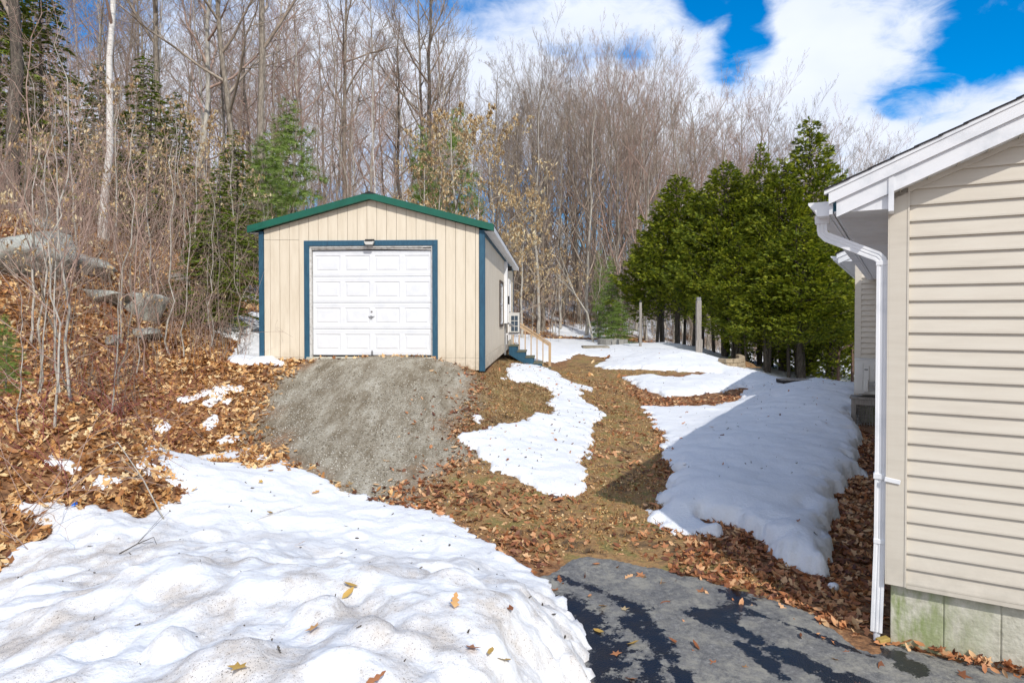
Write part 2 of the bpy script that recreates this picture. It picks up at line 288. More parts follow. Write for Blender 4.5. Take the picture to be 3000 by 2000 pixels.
class MB:
    def __init__(s): s.v = []; s.f = []
    def poly(s, pts, faces):
        b = len(s.v); s.v += [tuple(p) for p in pts]; s.f += [tuple(b + i for i in f) for f in faces]
    def box(s, x0, x1, y0, y1, z0, z1):
        s.poly([(x0, y0, z0), (x1, y0, z0), (x1, y1, z0), (x0, y1, z0), (x0, y0, z1), (x1, y0, z1), (x1, y1, z1), (x0, y1, z1)],
               [(0, 3, 2, 1), (4, 5, 6, 7), (0, 1, 5, 4), (1, 2, 6, 5), (2, 3, 7, 6), (3, 0, 4, 7)])
    def ext(s, prof, axis, a0, a1):
        """extrude profile [(p,q)] along axis: 'x' -> (a,p,q), 'y' -> (p,a,q), 'z' -> (p,q,a)"""
        n = len(prof)
        def mk(a, p, q): return {'x': (a, p, q), 'y': (p, a, q), 'z': (p, q, a)}[axis]
        s.poly([mk(a0, *p) for p in prof] + [mk(a1, *p) for p in prof],
               [tuple(range(n - 1, -1, -1)), tuple(range(n, 2 * n))] + [(i, (i + 1) % n, n + (i + 1) % n, n + i) for i in range(n)])
    def bar(s, p, q, w, h=None):
        p = Vector(p); q = Vector(q); d = (q - p).normalized(); h = h or w
        up = Vector((0, 0, 1)) if abs(d.z) < .95 else Vector((0, 1, 0))
        a = d.cross(up).normalized() * w / 2; b = a.cross(d).normalized() * h / 2
        P = [p - a - b, p + a - b, p + a + b, p - a + b, q - a - b, q + a - b, q + a + b, q - a + b]
        s.poly(P, [(0, 1, 2, 3), (7, 6, 5, 4), (0, 4, 5, 1), (1, 5, 6, 2), (2, 6, 7, 3), (3, 7, 4, 0)])
    def build(s, name, m, parent=None, bevel=0, loc=None, kind=None, label=None):
        me = bpy.data.meshes.new(name); me.from_pydata(s.v, [], s.f); me.materials.append(m); me.update()
        o = link(name, me, parent, loc)
        if bevel:
            b = o.modifiers.new('bevel', 'BEVEL'); b.width = bevel; b.segments = 2; b.limit_method = 'ANGLE'
        if kind: o['kind'] = kind
        if label: o['label'] = label
        return o
class Tubes:
    def __init__(s): s.V = []; s.F = []; s.n = 0
    def add(s, P, r, sides=3, cap=False):
        P = np.asarray(P, float); n = len(P); r = np.broadcast_to(np.asarray(r, float), (n,))
        T = np.gradient(P, axis=0); T /= (np.linalg.norm(T, axis=1, keepdims=True) + 1e-9)
        m = T.mean(0); ref = np.eye(3)[np.argmin(np.abs(m))]
        A = np.cross(T, ref); A /= (np.linalg.norm(A, axis=1, keepdims=True) + 1e-9); B = np.cross(T, A)
        th = np.arange(sides) * 2 * np.pi / sides
        V = P[:, None] + r[:, None, None] * (np.cos(th)[None, :, None] * A[:, None] + np.sin(th)[None, :, None] * B[:, None])
        s.V.append(V.reshape(-1, 3))
        i = np.arange(n - 1)[:, None] * sides; j = np.arange(sides)[None]; k = (j + 1) % sides
        s.F.append((np.stack([i + j, i + sides + j, i + sides + k, i + k], -1).reshape(-1, 4)) + s.n)
        s.n += n * sides
    def mesh(s, name, m, smooth=True): return npmesh(name, np.concatenate(s.V), np.concatenate(s.F), m, smooth)
# value noise
_tab = np.random.default_rng(3).random((256, 256))
def vn(x, y, f=1.0, o=0):
    x = np.asarray(x) * f + 17.3 * o + 500; y = np.asarray(y) * f + 31.7 * o + 500
    i = np.floor(x).astype(int); j = np.floor(y).astype(int); a = x - i; b = y - j
    a = a * a * (3 - 2 * a); b = b * b * (3 - 2 * b)
    g = lambda p, q: _tab[p & 255, q & 255]
    return (g(i, j) * (1 - a) + g(i + 1, j) * a) * (1 - b) + (g(i, j + 1) * (1 - a) + g(i + 1, j + 1) * a) * b
def fbm(x, y, f=1.0, oct=4, o=0, gain=.5):
    s = 0; a = 1; t = 0
    for k in range(oct): s = s + a * (vn(x, y, f * 2.03 ** k, o + k) - .5); t += a; a *= gain
    return s / t * 2
def sstep(x, a, b): t = np.clip((x - a) / (b - a), 0, 1); return t * t * (3 - 2 * t)
def sdist(x, y, poly):
    """signed distance to polygon, + inside"""
    x = np.asarray(x, float); y = np.asarray(y, float); d = np.full(x.shape, 1e9); ins = np.zeros(x.shape, bool)
    P = np.asarray(poly); Q = np.roll(P, -1, 0)
    for (ax, ay), (bx, by) in zip(P, Q):
        ex, ey = bx - ax, by - ay; l2 = ex * ex + ey * ey + 1e-12
        t = np.clip(((x - ax) * ex + (y - ay) * ey) / l2, 0, 1)
        d = np.minimum(d, (x - ax - t * ex) ** 2 + (y - ay - t * ey) ** 2)
        c = (ay > y) != (by > y)
        with np.errstate(divide='ignore', invalid='ignore'): xi = (bx - ax) * (y - ay) / (by - ay + 1e-15) + ax
        ins ^= c & (x < xi)
    d = np.sqrt(d); return np.where(ins, d, -d)
def ldist(x, y, line):
    d = np.full(np.shape(x), 1e9)
    for (ax, ay), (bx, by) in zip(line[:-1], line[1:]):
        ex, ey = bx - ax, by - ay; t = np.clip(((x - ax) * ex + (y - ay) * ey) / (ex * ex + ey * ey + 1e-12), 0, 1)
        d = np.minimum(d, np.hypot(x - ax - t * ex, y - ay - t * ey))
    return d

# ------------------------------------------------------------ terrain heights
CP = [at(*p) for p in [(2610, 1890, 4.76), (1650, 1633, 6.4), (2300, 1700, 5.87), (2385, 1660, 6.2), (1836, 1339, 9.8), (1773, 1148, 16.5),
      (1613, 1081, 21.9), (1084, 1467, 7.7), (1097, 1212, 10.2), (1090, 1047, 13.1), (800, 1062, 12.9), (1320, 1065, 12.9), (1340, 1100, 12.2), (1360, 1300, 9.5), (1500, 1135, 13.7),
      (1560, 1250, 11), (1500, 1450, 7.9), (1795, 1015, 30), (1876, 1012, 32), (2046, 1041, 23.4), (2150, 1081, 22),
      (383, 1403, 8.7), (638, 1148, 11), (255, 1148, 7.9), (0, 1403, 6.5), (0, 893, 11), (77, 760, 12), (485, 995, 12.5), (714, 957, 16), (714, 1046, 14.2),
      (2015, 1016, 29), (900, 1300, 9.2), (850, 1180, 10.8)]]
CP += [np.array(p, float) for p in [(0, 2, -2.45), (3, 2, -2.45), (-3, 2, -2.4), (5, 4.5, -2.42), (1.5, 5, -2.42), (0, -5, -2.5), (6, -5, -2.5), (-6, -5, -2),
      (8, 2, -2.4), (2.5, 24, -1.72), (5, 14, -2.2), (6.8, 13.3, -2.25), (3.5, 12, -2.15), (6, 18, -2.15), (9, 18, -2.3), (9, 23, -2.3), (13, 26, -2.6), (9, 28, -1.9),
      (1.2, 17, -1.6), (0, 15, -1.35), (1.0, 20, -1.75),
      (12, 34, -2.6), (20, 30, -2.9), (14, 45, -2.3), (30, 45, -2.5), (40, 80, 0), (25, 25, -2.9), (20, 10, -2.6), (12, 5, -2.4),
      (0, 38, -1.1), (5, 40, -1.2), (9, 47, -.6), (3, 62, 2.3), (15, 72, 2.5), (0, 100, 9), (30, 110, 7), (60, 120, 7), (-10, 60, 5), (-30, 100, 14), (-60, 60, 14),
      (-60, 120, 20), (60, 60, 0), (80, 20, -3), (60, -10, -3), (-9, 17, 1.1), (-12, 20, 2.2), (-12, 26, 2.6), (-20, 50, 7), (-15, 10, 3), (-10, 5, 1.2), (-12, 0, 1),
      (-6, 3, -1.8), (-4, 3, -2.3), (-25, 15, 5), (-4, 24, 0), (-3, 30, -.3), (-5.6, 15, -.75), (-2.5, 6, -2.38), (-3.8, 9.5, -1.95), (-4.4, 11.5, -1.35), (-120, 60, 25), (0, 200, 20), (120, 120, 5), (-120, -60, 5), (120, -60, -4)]]
CP = np.array(CP)
def _phi(r2): return .5 * r2 * np.log(r2 + 1e-9)
def _solve():
    n = len(CP); X = CP[:, :2]; r2 = ((X[:, None] - X[None]) ** 2).sum(-1)
    A = np.zeros((n + 3, n + 3)); A[:n, :n] = _phi(r2) + np.eye(n) * .15; A[:n, n] = 1; A[:n, n + 1:] = X; A[n, :n] = 1; A[n + 1:, :n] = X.T
    return np.linalg.solve(A, np.concatenate([CP[:, 2], [0, 0, 0]]))
_w = _solve()
def gz0(x, y):
    x = np.asarray(x, float); y = np.asarray(y, float); s = _w[-3] + _w[-2] * x + _w[-1] * y
    for i in range(len(CP)): s = s + _w[i] * _phi((x - CP[i, 0]) ** 2 + (y - CP[i, 1]) ** 2)
    return np.clip(s, -4.5, 34)
def gz(x, y):
    near = np.clip(np.hypot(x, y) / 40, .2, 1)
    return gz0(x, y) + .035 * fbm(x, y, 1.1, 4, 1) + .25 * near * near * fbm(x, y, .15, 3, 5)
def hit(u, v, zf=None):
    d = pray(u, v); ys = np.geomspace(2.2, 260, 900); z = (zf or gz)(d[0] * ys, ys)
    k = np.nonzero(d[2] * ys < z)[0]
    if len(k) == 0 or k[0] == 0: y = ys[-1] if len(k) == 0 else ys[0]
    else:
        i = k[0]; a = d[2] * ys[i - 1] - z[i - 1]; b = z[i] - d[2] * ys[i]; y = ys[i - 1] + (ys[i] - ys[i - 1]) * a / (a + b + 1e-12)
    return np.array([d[0] * y, y, d[2] * y])
def outline(pts, zf=None): return [tuple(hit(q[0] * K, q[1] * K, (lambda x, y, h=q[2]: gz(x, y) + h) if len(q) > 2 else zf)[:2]) for q in pts]     # pts in 2352-px units

# house and garage frames
HC = np.array([2.78, 4.76]); HA = R(30.6); ha = np.array([math.cos(HA), -math.sin(HA)]); hb = np.array([math.sin(HA), math.cos(HA)])
GC = np.array([-5.218, 13.45]); GA = R(3.1); ga = np.array([math.cos(GA), -math.sin(GA)]); gb = np.array([math.sin(GA), math.cos(GA)])
GW, GL = 4.65, 11.3
gar_poly = [tuple(GC), tuple(GC + ga * GW), tuple(GC + ga * GW + gb * GL), tuple(GC + gb * GL)]

# ------------------------------------------------------------ outlines on the ground
gravel_poly = outline([(700, 835), (640, 870), (600, 930), (590, 1000), (650, 1050), (720, 1110), (800, 1160), (900, 1175), (960, 1110), (1010, 1080), (1080, 1040), (1050, 1000), (1075, 930), (1110, 880), (1070, 848)]) + [(-1.0, 13.3), (-4.4, 13.5)]
path_poly = outline([(1280, 850), (1330, 815), (1400, 825), (1380, 845), (1640, 858), (1430, 865), (1480, 930), (1530, 1020), (1520, 1130), (1510, 1200), (1650, 1260), (1800, 1380), (1280, 1290), (1100, 1200), (960, 1150), (1000, 1090), (1090, 1060), (1060, 1000), (1100, 880), (1160, 810), (1250, 830)])
asph_img = outline([(1180, 1360), (1262, 1300), (1290, 1283), (1330, 1273), (1420, 1283), (1520, 1301), (1620, 1327), (1700, 1350), (1800, 1377), (1870, 1402), (1950, 1455), (2010, 1492)])
asph_poly = asph_img + [tuple(HC + ha * -.02 + hb * .03), tuple(HC + ha * 4 + hb * .03), (9, -3), (-5, -3), (-4.5, 3.0), (-1, 4.6)]
pile_poly = outline([(-60, 1345), (0, 1325), (40, 1285), (112, 1240), (105, 1200), (55, 1160), (200, 1175), (330, 1187), (400, 1160), (432, 1130), (395, 1105), (330, 1062), (400, 1035), (470, 1030), (545, 1022), (575, 1040), (555, 1060), (590, 1073), (640, 1064), (700, 1085), (760, 1110), (840, 1150), (905, 1163), (960, 1170), (1060, 1210), (1150, 1270), (1250, 1345), (1310, 1430), (1350, 1495)])
pile_poly += [(.5, 4.2), (.35, 3.4), (0, 2.6), (-1.5, 1.9), (-4, 1.9), (-5.6, 3.2)]
mid_poly = outline([(1160, 872), (1172, 845), (1215, 832), (1260, 848), (1285, 870), (1330, 890), (1330, 915), (1350, 930), (1380, 950), (1350, 985), (1352, 1010), (1338, 1050), (1342, 1080), (1338, 1142), (1290, 1142), (1235, 1125), (1190, 1105), (1130, 1070), (1100, 1040), (1066, 1005), (1110, 990), (1170, 980), (1200, 965), (1255, 957), (1285, 948), (1260, 930), (1278, 915), (1258, 890), (1225, 880)])
yard_img = [(1272, 832), (1300, 825), (1330, 812), (1400, 822), (1372, 840), (1400, 848), (1500, 850), (1600, 854), (1650, 861), (1560, 862, .12), (1500, 860, .10), (1433, 864, .06), (1470, 890), (1530, 911), (1600, 907), (1680, 895), (1722, 886), (1705, 906, .20), (1640, 918, .2), (1540, 920, .16), (1475, 928, .06), (1500, 960), (1530, 1000), (1530, 1040), (1550, 1090), (1520, 1130), (1497, 1180), (1530, 1212), (1580, 1242), (1632, 1232), (1606, 1195), (1650, 1200), (1700, 1212), (1760, 1242), (1800, 1280), (1850, 1308), (1890, 1312), (1920, 1290), (1912, 1262), (1890, 1235), (1885, 1200), (1925, 1192), (1915, 1140), (1945, 1104), (1975, 1095), (1955, 1045), (1980, 1005)]
yard_poly = outline(yard_img) + [(6.75, 13.2), (7.25, 13.75), tuple(HC + ha * -.72 + hb * 10.3), tuple(HC + ha * -.72 + hb * 24), (24, 26), (42, 40), (44, 60), (20, 48), (10, 41), (5, 37), (-1, 36), (-2.5, 31), (0.3, 26.3), (.2, 22.8)]
gars_poly = outline([(530, 836), (537, 800), (572, 790), (498, 762), (540, 730), (575, 722), (640, 726), (640, 838), (602, 836), (560, 839)])
bits = [outline(p) for p in [[(412, 918), (450, 903), (550, 889), (552, 898), (500, 912), (470, 908), (430, 919)], [(560, 690), (565, 660), (640, 650), (640, 700)],
        [(215, 1108), (225, 1098), (268, 1102), (255, 1112)], [(100, 1058), (120, 1050), (190, 1075), (160, 1080)], [(470, 975), (490, 962), (500, 970), (480, 984)], [(505, 1012), (520, 1003), (545, 1012), (530, 1018)], [(590, 1052), (600, 1046), (608, 1054), (598, 1060)],
        [(480, 925), (500, 915), (530, 920), (510, 928)], [(1088, 960), (1100, 957), (1106, 968), (1098, 970)], [(365, 980), (380, 970), (392, 978), (375, 990)], [(1310, 878), (1360, 892), (1355, 898), (1318, 886)]]]

# ------------------------------------------------------------ snow height functions
CHUNKS = []
class Patch:
    def __init__(s, poly, T, w, jit, nf=3.0, seed=0, lump=0.0, lf=1.5, fine=.45):
        s.__dict__.update(poly=poly, T=T, w=w, jit=jit, nf=nf, seed=seed, lump=lump, lf=lf, fine=fine)
    def h(s, x, y):
        d = sdist(x, y, s.poly) + s.jit * fbm(x, y, s.nf, 4, s.seed) + s.jit * s.fine * fbm(x, y, s.nf * 4.3, 2, s.seed + 3) + .03
        T = s.T(x, y, d) if callable(s.T) else s.T
        n = fbm(x, y, s.lf, 4, s.seed + 9, .55)
        r = 1 - np.abs(fbm(x, y, s.lf * 1.7, 3, s.seed + 20)) * 2
        body = T * (1 + .12 * n) + s.lump * (n * .8 + .35 * r) * np.clip(d / .4, 0, 1)
        w = s.w(x, y) if callable(s.w) else s.w
        return np.where(d > 0, np.maximum(body, .012) * np.sqrt(np.clip(1 - np.exp(-2 * np.maximum(d, 0) / w), 0, 1)), np.maximum(d * 1.2, -.12))
def T_pile(x, y, d):
    s = y + .30 * x                                     # bank runs slightly oblique
    t = .08 + .54 * sstep(s, 6.1, 3.9) + .07 * sstep(s, 7.0, 5.6)
    t = t * (.14 + .86 * sstep(x, -4.6, -1.9))
    t = t * np.clip(.25 + d / .75, 0, 1)
    t = t + (.05 * (1 - np.abs(fbm(x + .4 * y, y, 1.1, 3, 31)) * 2.2) + .045 * fbm(x, y, 4.5, 3, 33)) * sstep(s, 6.2, 5.0) * np.clip(d / .3, 0, 1)
    for (cx_, cy_, r, a) in CHUNKS: t = t + a * np.sqrt(np.clip(1 - ((x - cx_) ** 2 + (y - cy_) ** 2) / r ** 2, 0, 1))
    return t
def T_yard(x, y, d):
    q = -((x - HC[0]) * ha[0] + (y - HC[1]) * ha[1]); s = (x - HC[0]) * hb[0] + (y - HC[1]) * hb[1]
    t = .06 + .18 * sstep(q, 3.6, 1.9) * sstep(s, -.5, 1.2) * sstep(y, 24, 17)
    t = t + .16 * sstep(s, 6, 10) * sstep(q, 3, 1.5) * sstep(y, 24, 17) + .10 * sstep(y, 13, 17) * sstep(y, 25, 20) * sstep(x, 2, 4)
    t = t * (1 - .82 * np.exp(-((x - LOBE[0]) ** 2 + (y - LOBE[1]) ** 2) / .42 ** 2))
    return t
LOBE = hit(1560 * K, 1218 * K)
def w_yard(x, y):
    q = -((x - HC[0]) * ha[0] + (y - HC[1]) * ha[1]); return .22 + .35 * sstep(q, 1.6, 2.6)
P_pile = Patch(pile_poly, T_pile, .16, .13, 3.0, 1, lump=.075, lf=1.6)
P_mid = Patch(mid_poly, .07, .14, .16, 4.0, 4, lump=.04, lf=3.0)
P_yard = Patch(yard_poly, T_yard, w_yard, .22, 4.5, 7, lump=.03, lf=1.5, fine=.22)
P_gars = Patch(gars_poly, .08, .15, .15, 3, 11, lump=.03, lf=2)
P_bits = [Patch(p, .03, .05, .10, 8, 12 + i, lump=.01, lf=5) for i, p in enumerate(bits)]
_big = [P_pile, P_mid, P_yard, P_gars]
for (u, v, r, a) in [(395, 1480, .13, .10), (250, 1490, .10, .06), (190, 1500, .08, .05), (855, 1450, .12, .06), (725, 1400, .16, .06), (1150, 1280, .12, .05)]:
    p = hit(u * K, v * K, lambda x, y: gz(x, y) + np.maximum(P_pile.h(x, y), 0)); CHUNKS.append((p[0], p[1], r, a))
def surf(x, y):
    z = gz(x, y); m = 0
    for p in _big: m = np.maximum(m, p.h(x, y))
    return z + m

def grid(xs, ys):
    X, Y = np.meshgrid(xs, ys); nx, ny = len(xs), len(ys)
    i = (np.arange(ny - 1)[:, None] * nx + np.arange(nx - 1)[None]).ravel()
    return X.ravel(), Y.ravel(), np.stack([i, i + 1, i + nx + 1, i + nx], -1)
def snow_mesh(name, P, xs, ys, dirt=None, zl=0):
    X, Y, F = grid(xs, ys); h = P.h(X, Y); Z = gz(X, Y) + h
    keep = (h[F] > -.11).any(1); F = F[keep]; used = np.unique(F); mp = np.full(len(X), -1); mp[used] = np.arange(len(used)); F = mp[F]
    X, Y, Z, h = X[used], Y[used], Z[used], h[used]
    # overhang lip: push steep edges sideways a touch
    X = X + .03 * fbm(X, Y, 6, 2, 3); Y = Y + .03 * fbm(X, Y, 6, 2, 4)
    d = np.zeros(len(X)) if dirt is None else dirt(X, Y)
    me = npmesh(name, np.stack([X, Y, Z], -1), F, MT['snow'], True, {'dirt': d}); return me
def ax(*segs):
    o = []
    for a, b, st in segs: o.append(np.arange(a, b, st))
    return np.concatenate(o)

# ------------------------------------------------------------ ground
def build_ground():
    xs = ax((-420, -60, 20), (-60, -24, 1.5), (-24, -9, .4), (-9, 9, .1), (9, 24, .4), (24, 60, 1.5), (60, 440, 20))
    ys = ax((-200, -10, 15), (-10, 2, 1), (2, 16, .1), (16, 40, .3), (40, 120, 1.5), (120, 700, 20))
    X, Y, F = grid(xs, ys); Z = gz(X, Y)
    Z = Z - .05 * (sdist(X, Y, asph_poly) > .15)
    inr = (np.abs(X) < 30) & (Y > 0) & (Y < 60)
    gr = np.zeros(len(X)); gv = np.zeros(len(X))
    gv[inr] = sstep(sdist(X[inr], Y[inr], gravel_poly) + .5 * fbm(X[inr], Y[inr], 1.5, 5), -.35, .4)
    gr[inr] = sstep(sdist(X[inr], Y[inr], path_poly) + .3 * fbm(X[inr], Y[inr], 2, 4, 3), -.25, .25)
    sn = sstep(fbm(X, Y, .35, 4, 8) + .15, -.1, .15) * sstep(Y, 33, 38)
    sn = np.maximum(sn * (.55 + .45 * sstep(X, -14, -2)), 0) * np.where(X < -14, .45, 1)
    me = npmesh('ground', np.stack([X, Y, Z], -1), F, MT['ground'], True, {'grass': gr, 'gravel': gv, 'snow': sn})
    tag(link('ground', me), 'leafy brown earth of the sloping yard and wooded hillside', kind='structure')
build_ground()
def build_asphalt():
    xs = ax((-5, 0, .1), (0, 4.6, .03), (4.6, 9, .2)); ys = ax((-3, 2.6, .2), (2.6, 7.4, .03))
    X, Y, F = grid(xs, ys); d = sdist(X, Y, asph_poly) + .14 * fbm(X, Y, 3, 6, 2, .65)
    keep = (d[F] > 0).all(1); F = F[keep]
    Z = gz(X, Y) + .012 - .02 * sstep(d, .12, 0)
    wet = np.zeros(len(X))
    lines = [([(1285, 1330), (1340, 1345), (1420, 1375), (1470, 1410), (1500, 1460), (1540, 1520), (1590, 1600)], .07), ([(1320, 1440), (1400, 1500), (1340, 1590)], .20),
             ([(1690, 1365), (1705, 1400), (1780, 1425), (1880, 1465), (2010, 1510)], .045), ([(1600, 1410), (1680, 1440), (1740, 1475), (1850, 1520), (1960, 1570)], .07), ([(1680, 1355), (1700, 1390), (1640, 1425)], .11),
             ([(1300, 1380), (1350, 1420), (1330, 1500)], .14), ([(1440, 1430), (1520, 1490), (1480, 1600)], .08), ([(1760, 1480), (1860, 1540), (1950, 1600)], .04), ([(1990, 1480), (2040, 1500), (2100, 1540)], .09), ([(1700, 1480), (1800, 1560)], .05)]
    for ln, w in lines:
        q = outline(ln); dd = ldist(X, Y, q) + .07 * fbm(X, Y, 3.5, 3, 6, .6)
        wet = np.maximum(wet, np.clip(1 - .5 * dd / w, 0, 1))
    me = npmesh('asphalt_driveway', np.stack([X, Y, Z], -1), F, MT['asphalt'], True, {'wet': wet})
    tag(link('asphalt_driveway', me), 'patchy old grey asphalt with dark meltwater streaks', kind='structure')
build_asphalt()

# ------------------------------------------------------------ snow
def dirt_pile(x, y): return sstep(y + .3 * x, 6.2, 4.2) * 1.3 + .2
sn = [('snow_bank', P_pile, ax((-6.6, 1.0, .035)), ax((1.5, 9.6, .035)), dirt_pile, 'big lumpy dirty-speckled bank of old snow in the foreground'),
      ('snow_patch', P_mid, ax((-2.8, 2.6, .04)), ax((7.2, 21.5, .05)), lambda x, y: .15 + 0 * x, 'narrow melting snow strip between gravel drive and grassy path'),
      ('snow_field', P_yard, ax((-3, -.5, .3), (-.5, 8, .05), (8, 14, .12), (14, 46, .6)), ax((5, 15, .05), (15, 25, .08), (25, 62, .3)), lambda x, y: .06 + 0 * x, 'wide smooth snow cover over the back yard, thick beside the beige house'),
      ('snow_patch', P_gars, ax((-9, -4.3, .05)), ax((12, 22, .05)), None, 'snow patch against the left wall of the garage')]
for nm, P, xs, ys, dr, lb in sn:
    tag(link(nm, snow_mesh(nm, P, xs, ys, dr)), lb, kind='structure')
for i, P in enumerate(P_bits):
    q = np.array(P.poly); a = q.min(0) - .15; b = q.max(0) + .15; st = .025 if a[1] < 12 else .05
    tag(link('snow_patch', snow_mesh('snow_patch', P, np.arange(a[0], b[0], st), np.arange(a[1], b[1], st))), 'small thin leftover of snow on the leaves', kind='structure')

# ------------------------------------------------------------ garage
GF = -1.12
def build_garage():
    g = thing('garage', 'tan board-sided garage with green roof trim and blue corner boards', 'garage', (GC[0], GC[1], 0), -GA)
    slope = .268; apex = 1.735 + slope * GW / 2; ww = .2032
    top = lambda x: 1.735 + slope * (GW / 2 - abs(x - GW / 2))
    # inner wall shells (slightly behind the boards)
    b = MB(); b.poly([(0.01, .03, GF), (.97, .03, GF), (.97, .03, top(.97)), (.01, .03, top(.01))], [(0, 1, 2, 3)])
    b.poly([(3.68, .03, GF), (GW - .01, .03, GF), (GW - .01, .03, top(GW)), (3.68, .03, top(3.68))], [(0, 1, 2, 3)])
    b.poly([(.97, .03, 1.45), (3.68, .03, 1.45), (3.68, .03, top(3.68)), (GW / 2, .03, apex), (.97, .03, top(.97))], [(0, 1, 2, 3, 4)])
    b.box(GW - .04, GW - .03, .03, GL, GF, 1.74); b.box(.03, .04, .03, GL, GF, 1.74)
    b.poly([(0.03, GL - .03, GF), (GW - .03, GL - .03, GF), (GW - .03, GL - .03, 1.735), (GW / 2, GL - .03, apex), (.03, GL - .03, 1.735)], [(4, 3, 2, 1, 0)])
    b.build('wall_backing', MT['dark'], g)
    def board(x0, x1, z0, z1=None, y=0.0):
        b = MB(); x0 += .004; x1 -= .004
        t0, t1 = (top(x0), top(x1)) if z1 is None else (z1, z1)
        pts = [(x0, z0), (x1, z0), (x1, t1)]
        if z1 is None and x0 < GW / 2 < x1: pts.append((GW / 2, apex))
        pts.append((x0, t0)); b.ext(pts, 'y', y, y + .022); b.build('siding_board', MT['tan'], g)
    x = 0.085; i = 0; xs = [x]; nxt = .17
    while x < GW - .1: x = min(x + (ww if i else .13), GW - .095); xs.append(x); i += 1
    for x0, x1 in zip(xs[:-1], xs[1:]):
        if x1 - x0 < .02: continue
        jy = random.uniform(-.001, .001)
        if x1 <= .95 or x0 >= 3.69:
            board(x0, x1, GF + (.0 if x0 > 1 else .02), -.872, -.004 + jy)
            if x0 < 1.36 and x1 <= 1.36 and x0 < .95: board(x0, x1, -.868, 1.55, jy); board(x0, x1, 1.556, None, jy)
            else: board(x0, x1, -.868, None, jy)
        elif x0 < .95 < x1:
            board(x0, .95, GF + .02, -.872, -.004); board(x0, .95, -.868, 1.5, jy); board(x0, x1, 1.5, None, jy)
        elif x0 < 3.69 < x1:
            board(3.69, x1, GF, -.872, -.004); board(3.69, x1, -.868, 1.5, jy); board(x0, x1, 1.5, None, jy)
        else: board(x0, x1, 1.5, None, jy)
    # side wall boards (right) with window and door cut-outs, and left side as fewer visible
    SW = [(4.35, 5.6, -.32, .95), (8.35, 9.3, -.84, 1.2)]
    y = .02; k = 0
    while y < GL - .03:
        y1 = min(y + ww, GL - .02); jj = random.uniform(-.001, .001)
        segs = [(-.86, 1.66)]
        for (a, c, z0, z1) in SW:
            if y1 > a + .02 and y < c - .02: segs = [(-.86, z0), (z1, 1.66)] if z0 > -.8 else [(z1, 1.66)]
        for z0, z1 in segs:
            b = MB(); b.box(GW - .024 + jj, GW + jj, y + .004, y1 - .004, z0, z1); b.build('siding_board', MT['tan'], g)
        b = MB(); b.box(0, .022, y + .003, y1 - .003, GF, 1.66); b.build('siding_board', MT['tan'], g)
        y = y1
    b = MB(); b.box(GW - .022, GW + .003, .02, GL, GF, -.866); b.build('skirt_board', MT['tan'], g)
    b = MB(); b.box(0, GW, .03, GL, -1.0, -.9); b.build('floor_slab', MT['concrete'], g)
    # corner boards
    for (x0, x1, y0, y1) in [(-.02, .08, -.022, 0.02), (GW - .09, GW + .02, -.022, .02), (GW - .0, GW + .022, .0225, .11), (-.022, -.001, .0225, .1), (GW, GW + .02, GL - .1, GL)]:
        b = MB(); b.box(x0, x1, y0, y1, GF - .02 if x0 > 1 else GF - .05, (top(x0) if x0 < 1 else top(x1)) - .0); b.build('corner_board', MT['blue'], g, .004)
    b = MB(); b.box(GW + .0005, GW + .02, .112, GL - .102, 1.62, 1.74); b.build('frieze_board', MT['blue'], g)
    # roof
    for sgn in (-1, 1):
        b = MB(); ov = .215
        xm = GW / 2; xe = xm + sgn * (GW / 2 + ov); ze = apex + .015 - slope * (GW / 2 + ov)
        y0, y1 = -.12, GL + .2
        P = [(xm, y0, apex + .13), (xe, y0, ze + .13), (xe, y1, ze + .13), (xm, y1, apex + .13)]; Q = [(x_, y_, z_ - .025) for x_, y_, z_ in P]
        b.poly(P + Q, [(0, 1, 2, 3), (7, 6, 5, 4), (0, 4, 5, 1), (1, 5, 6, 2), (2, 6, 7, 3)]); b.build('roof_panel', MT['shingle'], g)
        b = MB(); b.poly([(xm, y0 - .006, apex + .137), (xe, y0 - .006, ze + .137), (xe, y0 - .006, ze - .0), (xm, y0 - .006, apex - .0),
                          (xm, -.024, apex + .1), (xe, -.024, ze + .1), (xe, -.024, ze), (xm, -.024, apex)],
                         [(0, 3, 2, 1), (3, 7, 6, 2), (1, 2, 6, 5), (0, 1, 5, 4)]); b.build('rake_trim', MT['green'], g)
        # soffit and eave fascia
        b = MB(); xw = xm + sgn * (GW / 2 + .021); b.box(min(xw, xe - sgn * .02), max(xw, xe - sgn * .02), -.02, GL + .15, ze + .0, ze + .012); b.build('soffit', MT['soffit'], g)
        b = MB(); b.box(min(xe, xe - sgn * .02), max(xe, xe - sgn * .02), -.02, GL + .2, ze - .006, ze + .098); b.build('eave_fascia', MT['white'], g)
    b = MB(); xm = GW / 2; b.poly([(xm - .16, -.13, apex + .142 - .16 * slope), (xm, -.13, apex + .155), (xm + .16, -.13, apex + .142 - .16 * slope), (xm - .16, GL + .2, apex + .142 - .16 * slope), (xm, GL + .2, apex + .155), (xm + .16, GL + .2, apex + .142 - .16 * slope)], [(0, 1, 4, 3), (1, 2, 5, 4), (0, 2, 1)]); b.build('ridge_cap', MT['shingle'], g)
    # door trim
    for nm, bx in (('door_trim', (.935, 1.045, -.03, .0, -.96, 1.42)), ('door_trim', (3.6, 3.71, -.03, .0, -1.04, 1.42)), ('door_trim', (.935, 3.71, -.032, -.001, 1.42, 1.53))):
        b = MB(); b.box(*bx); b.build(nm, MT['blue'], g, .004)
    for bx in ((1.045, 1.085, -.012, .14, -.9, 1.40), (3.58, 3.6, -.008, .14, -.9, 1.40), (1.045, 3.6, -.012, .14, 1.385, 1.42)):
        b = MB(); b.box(*bx); b.build('door_jamb', MT['whiteold'], g)
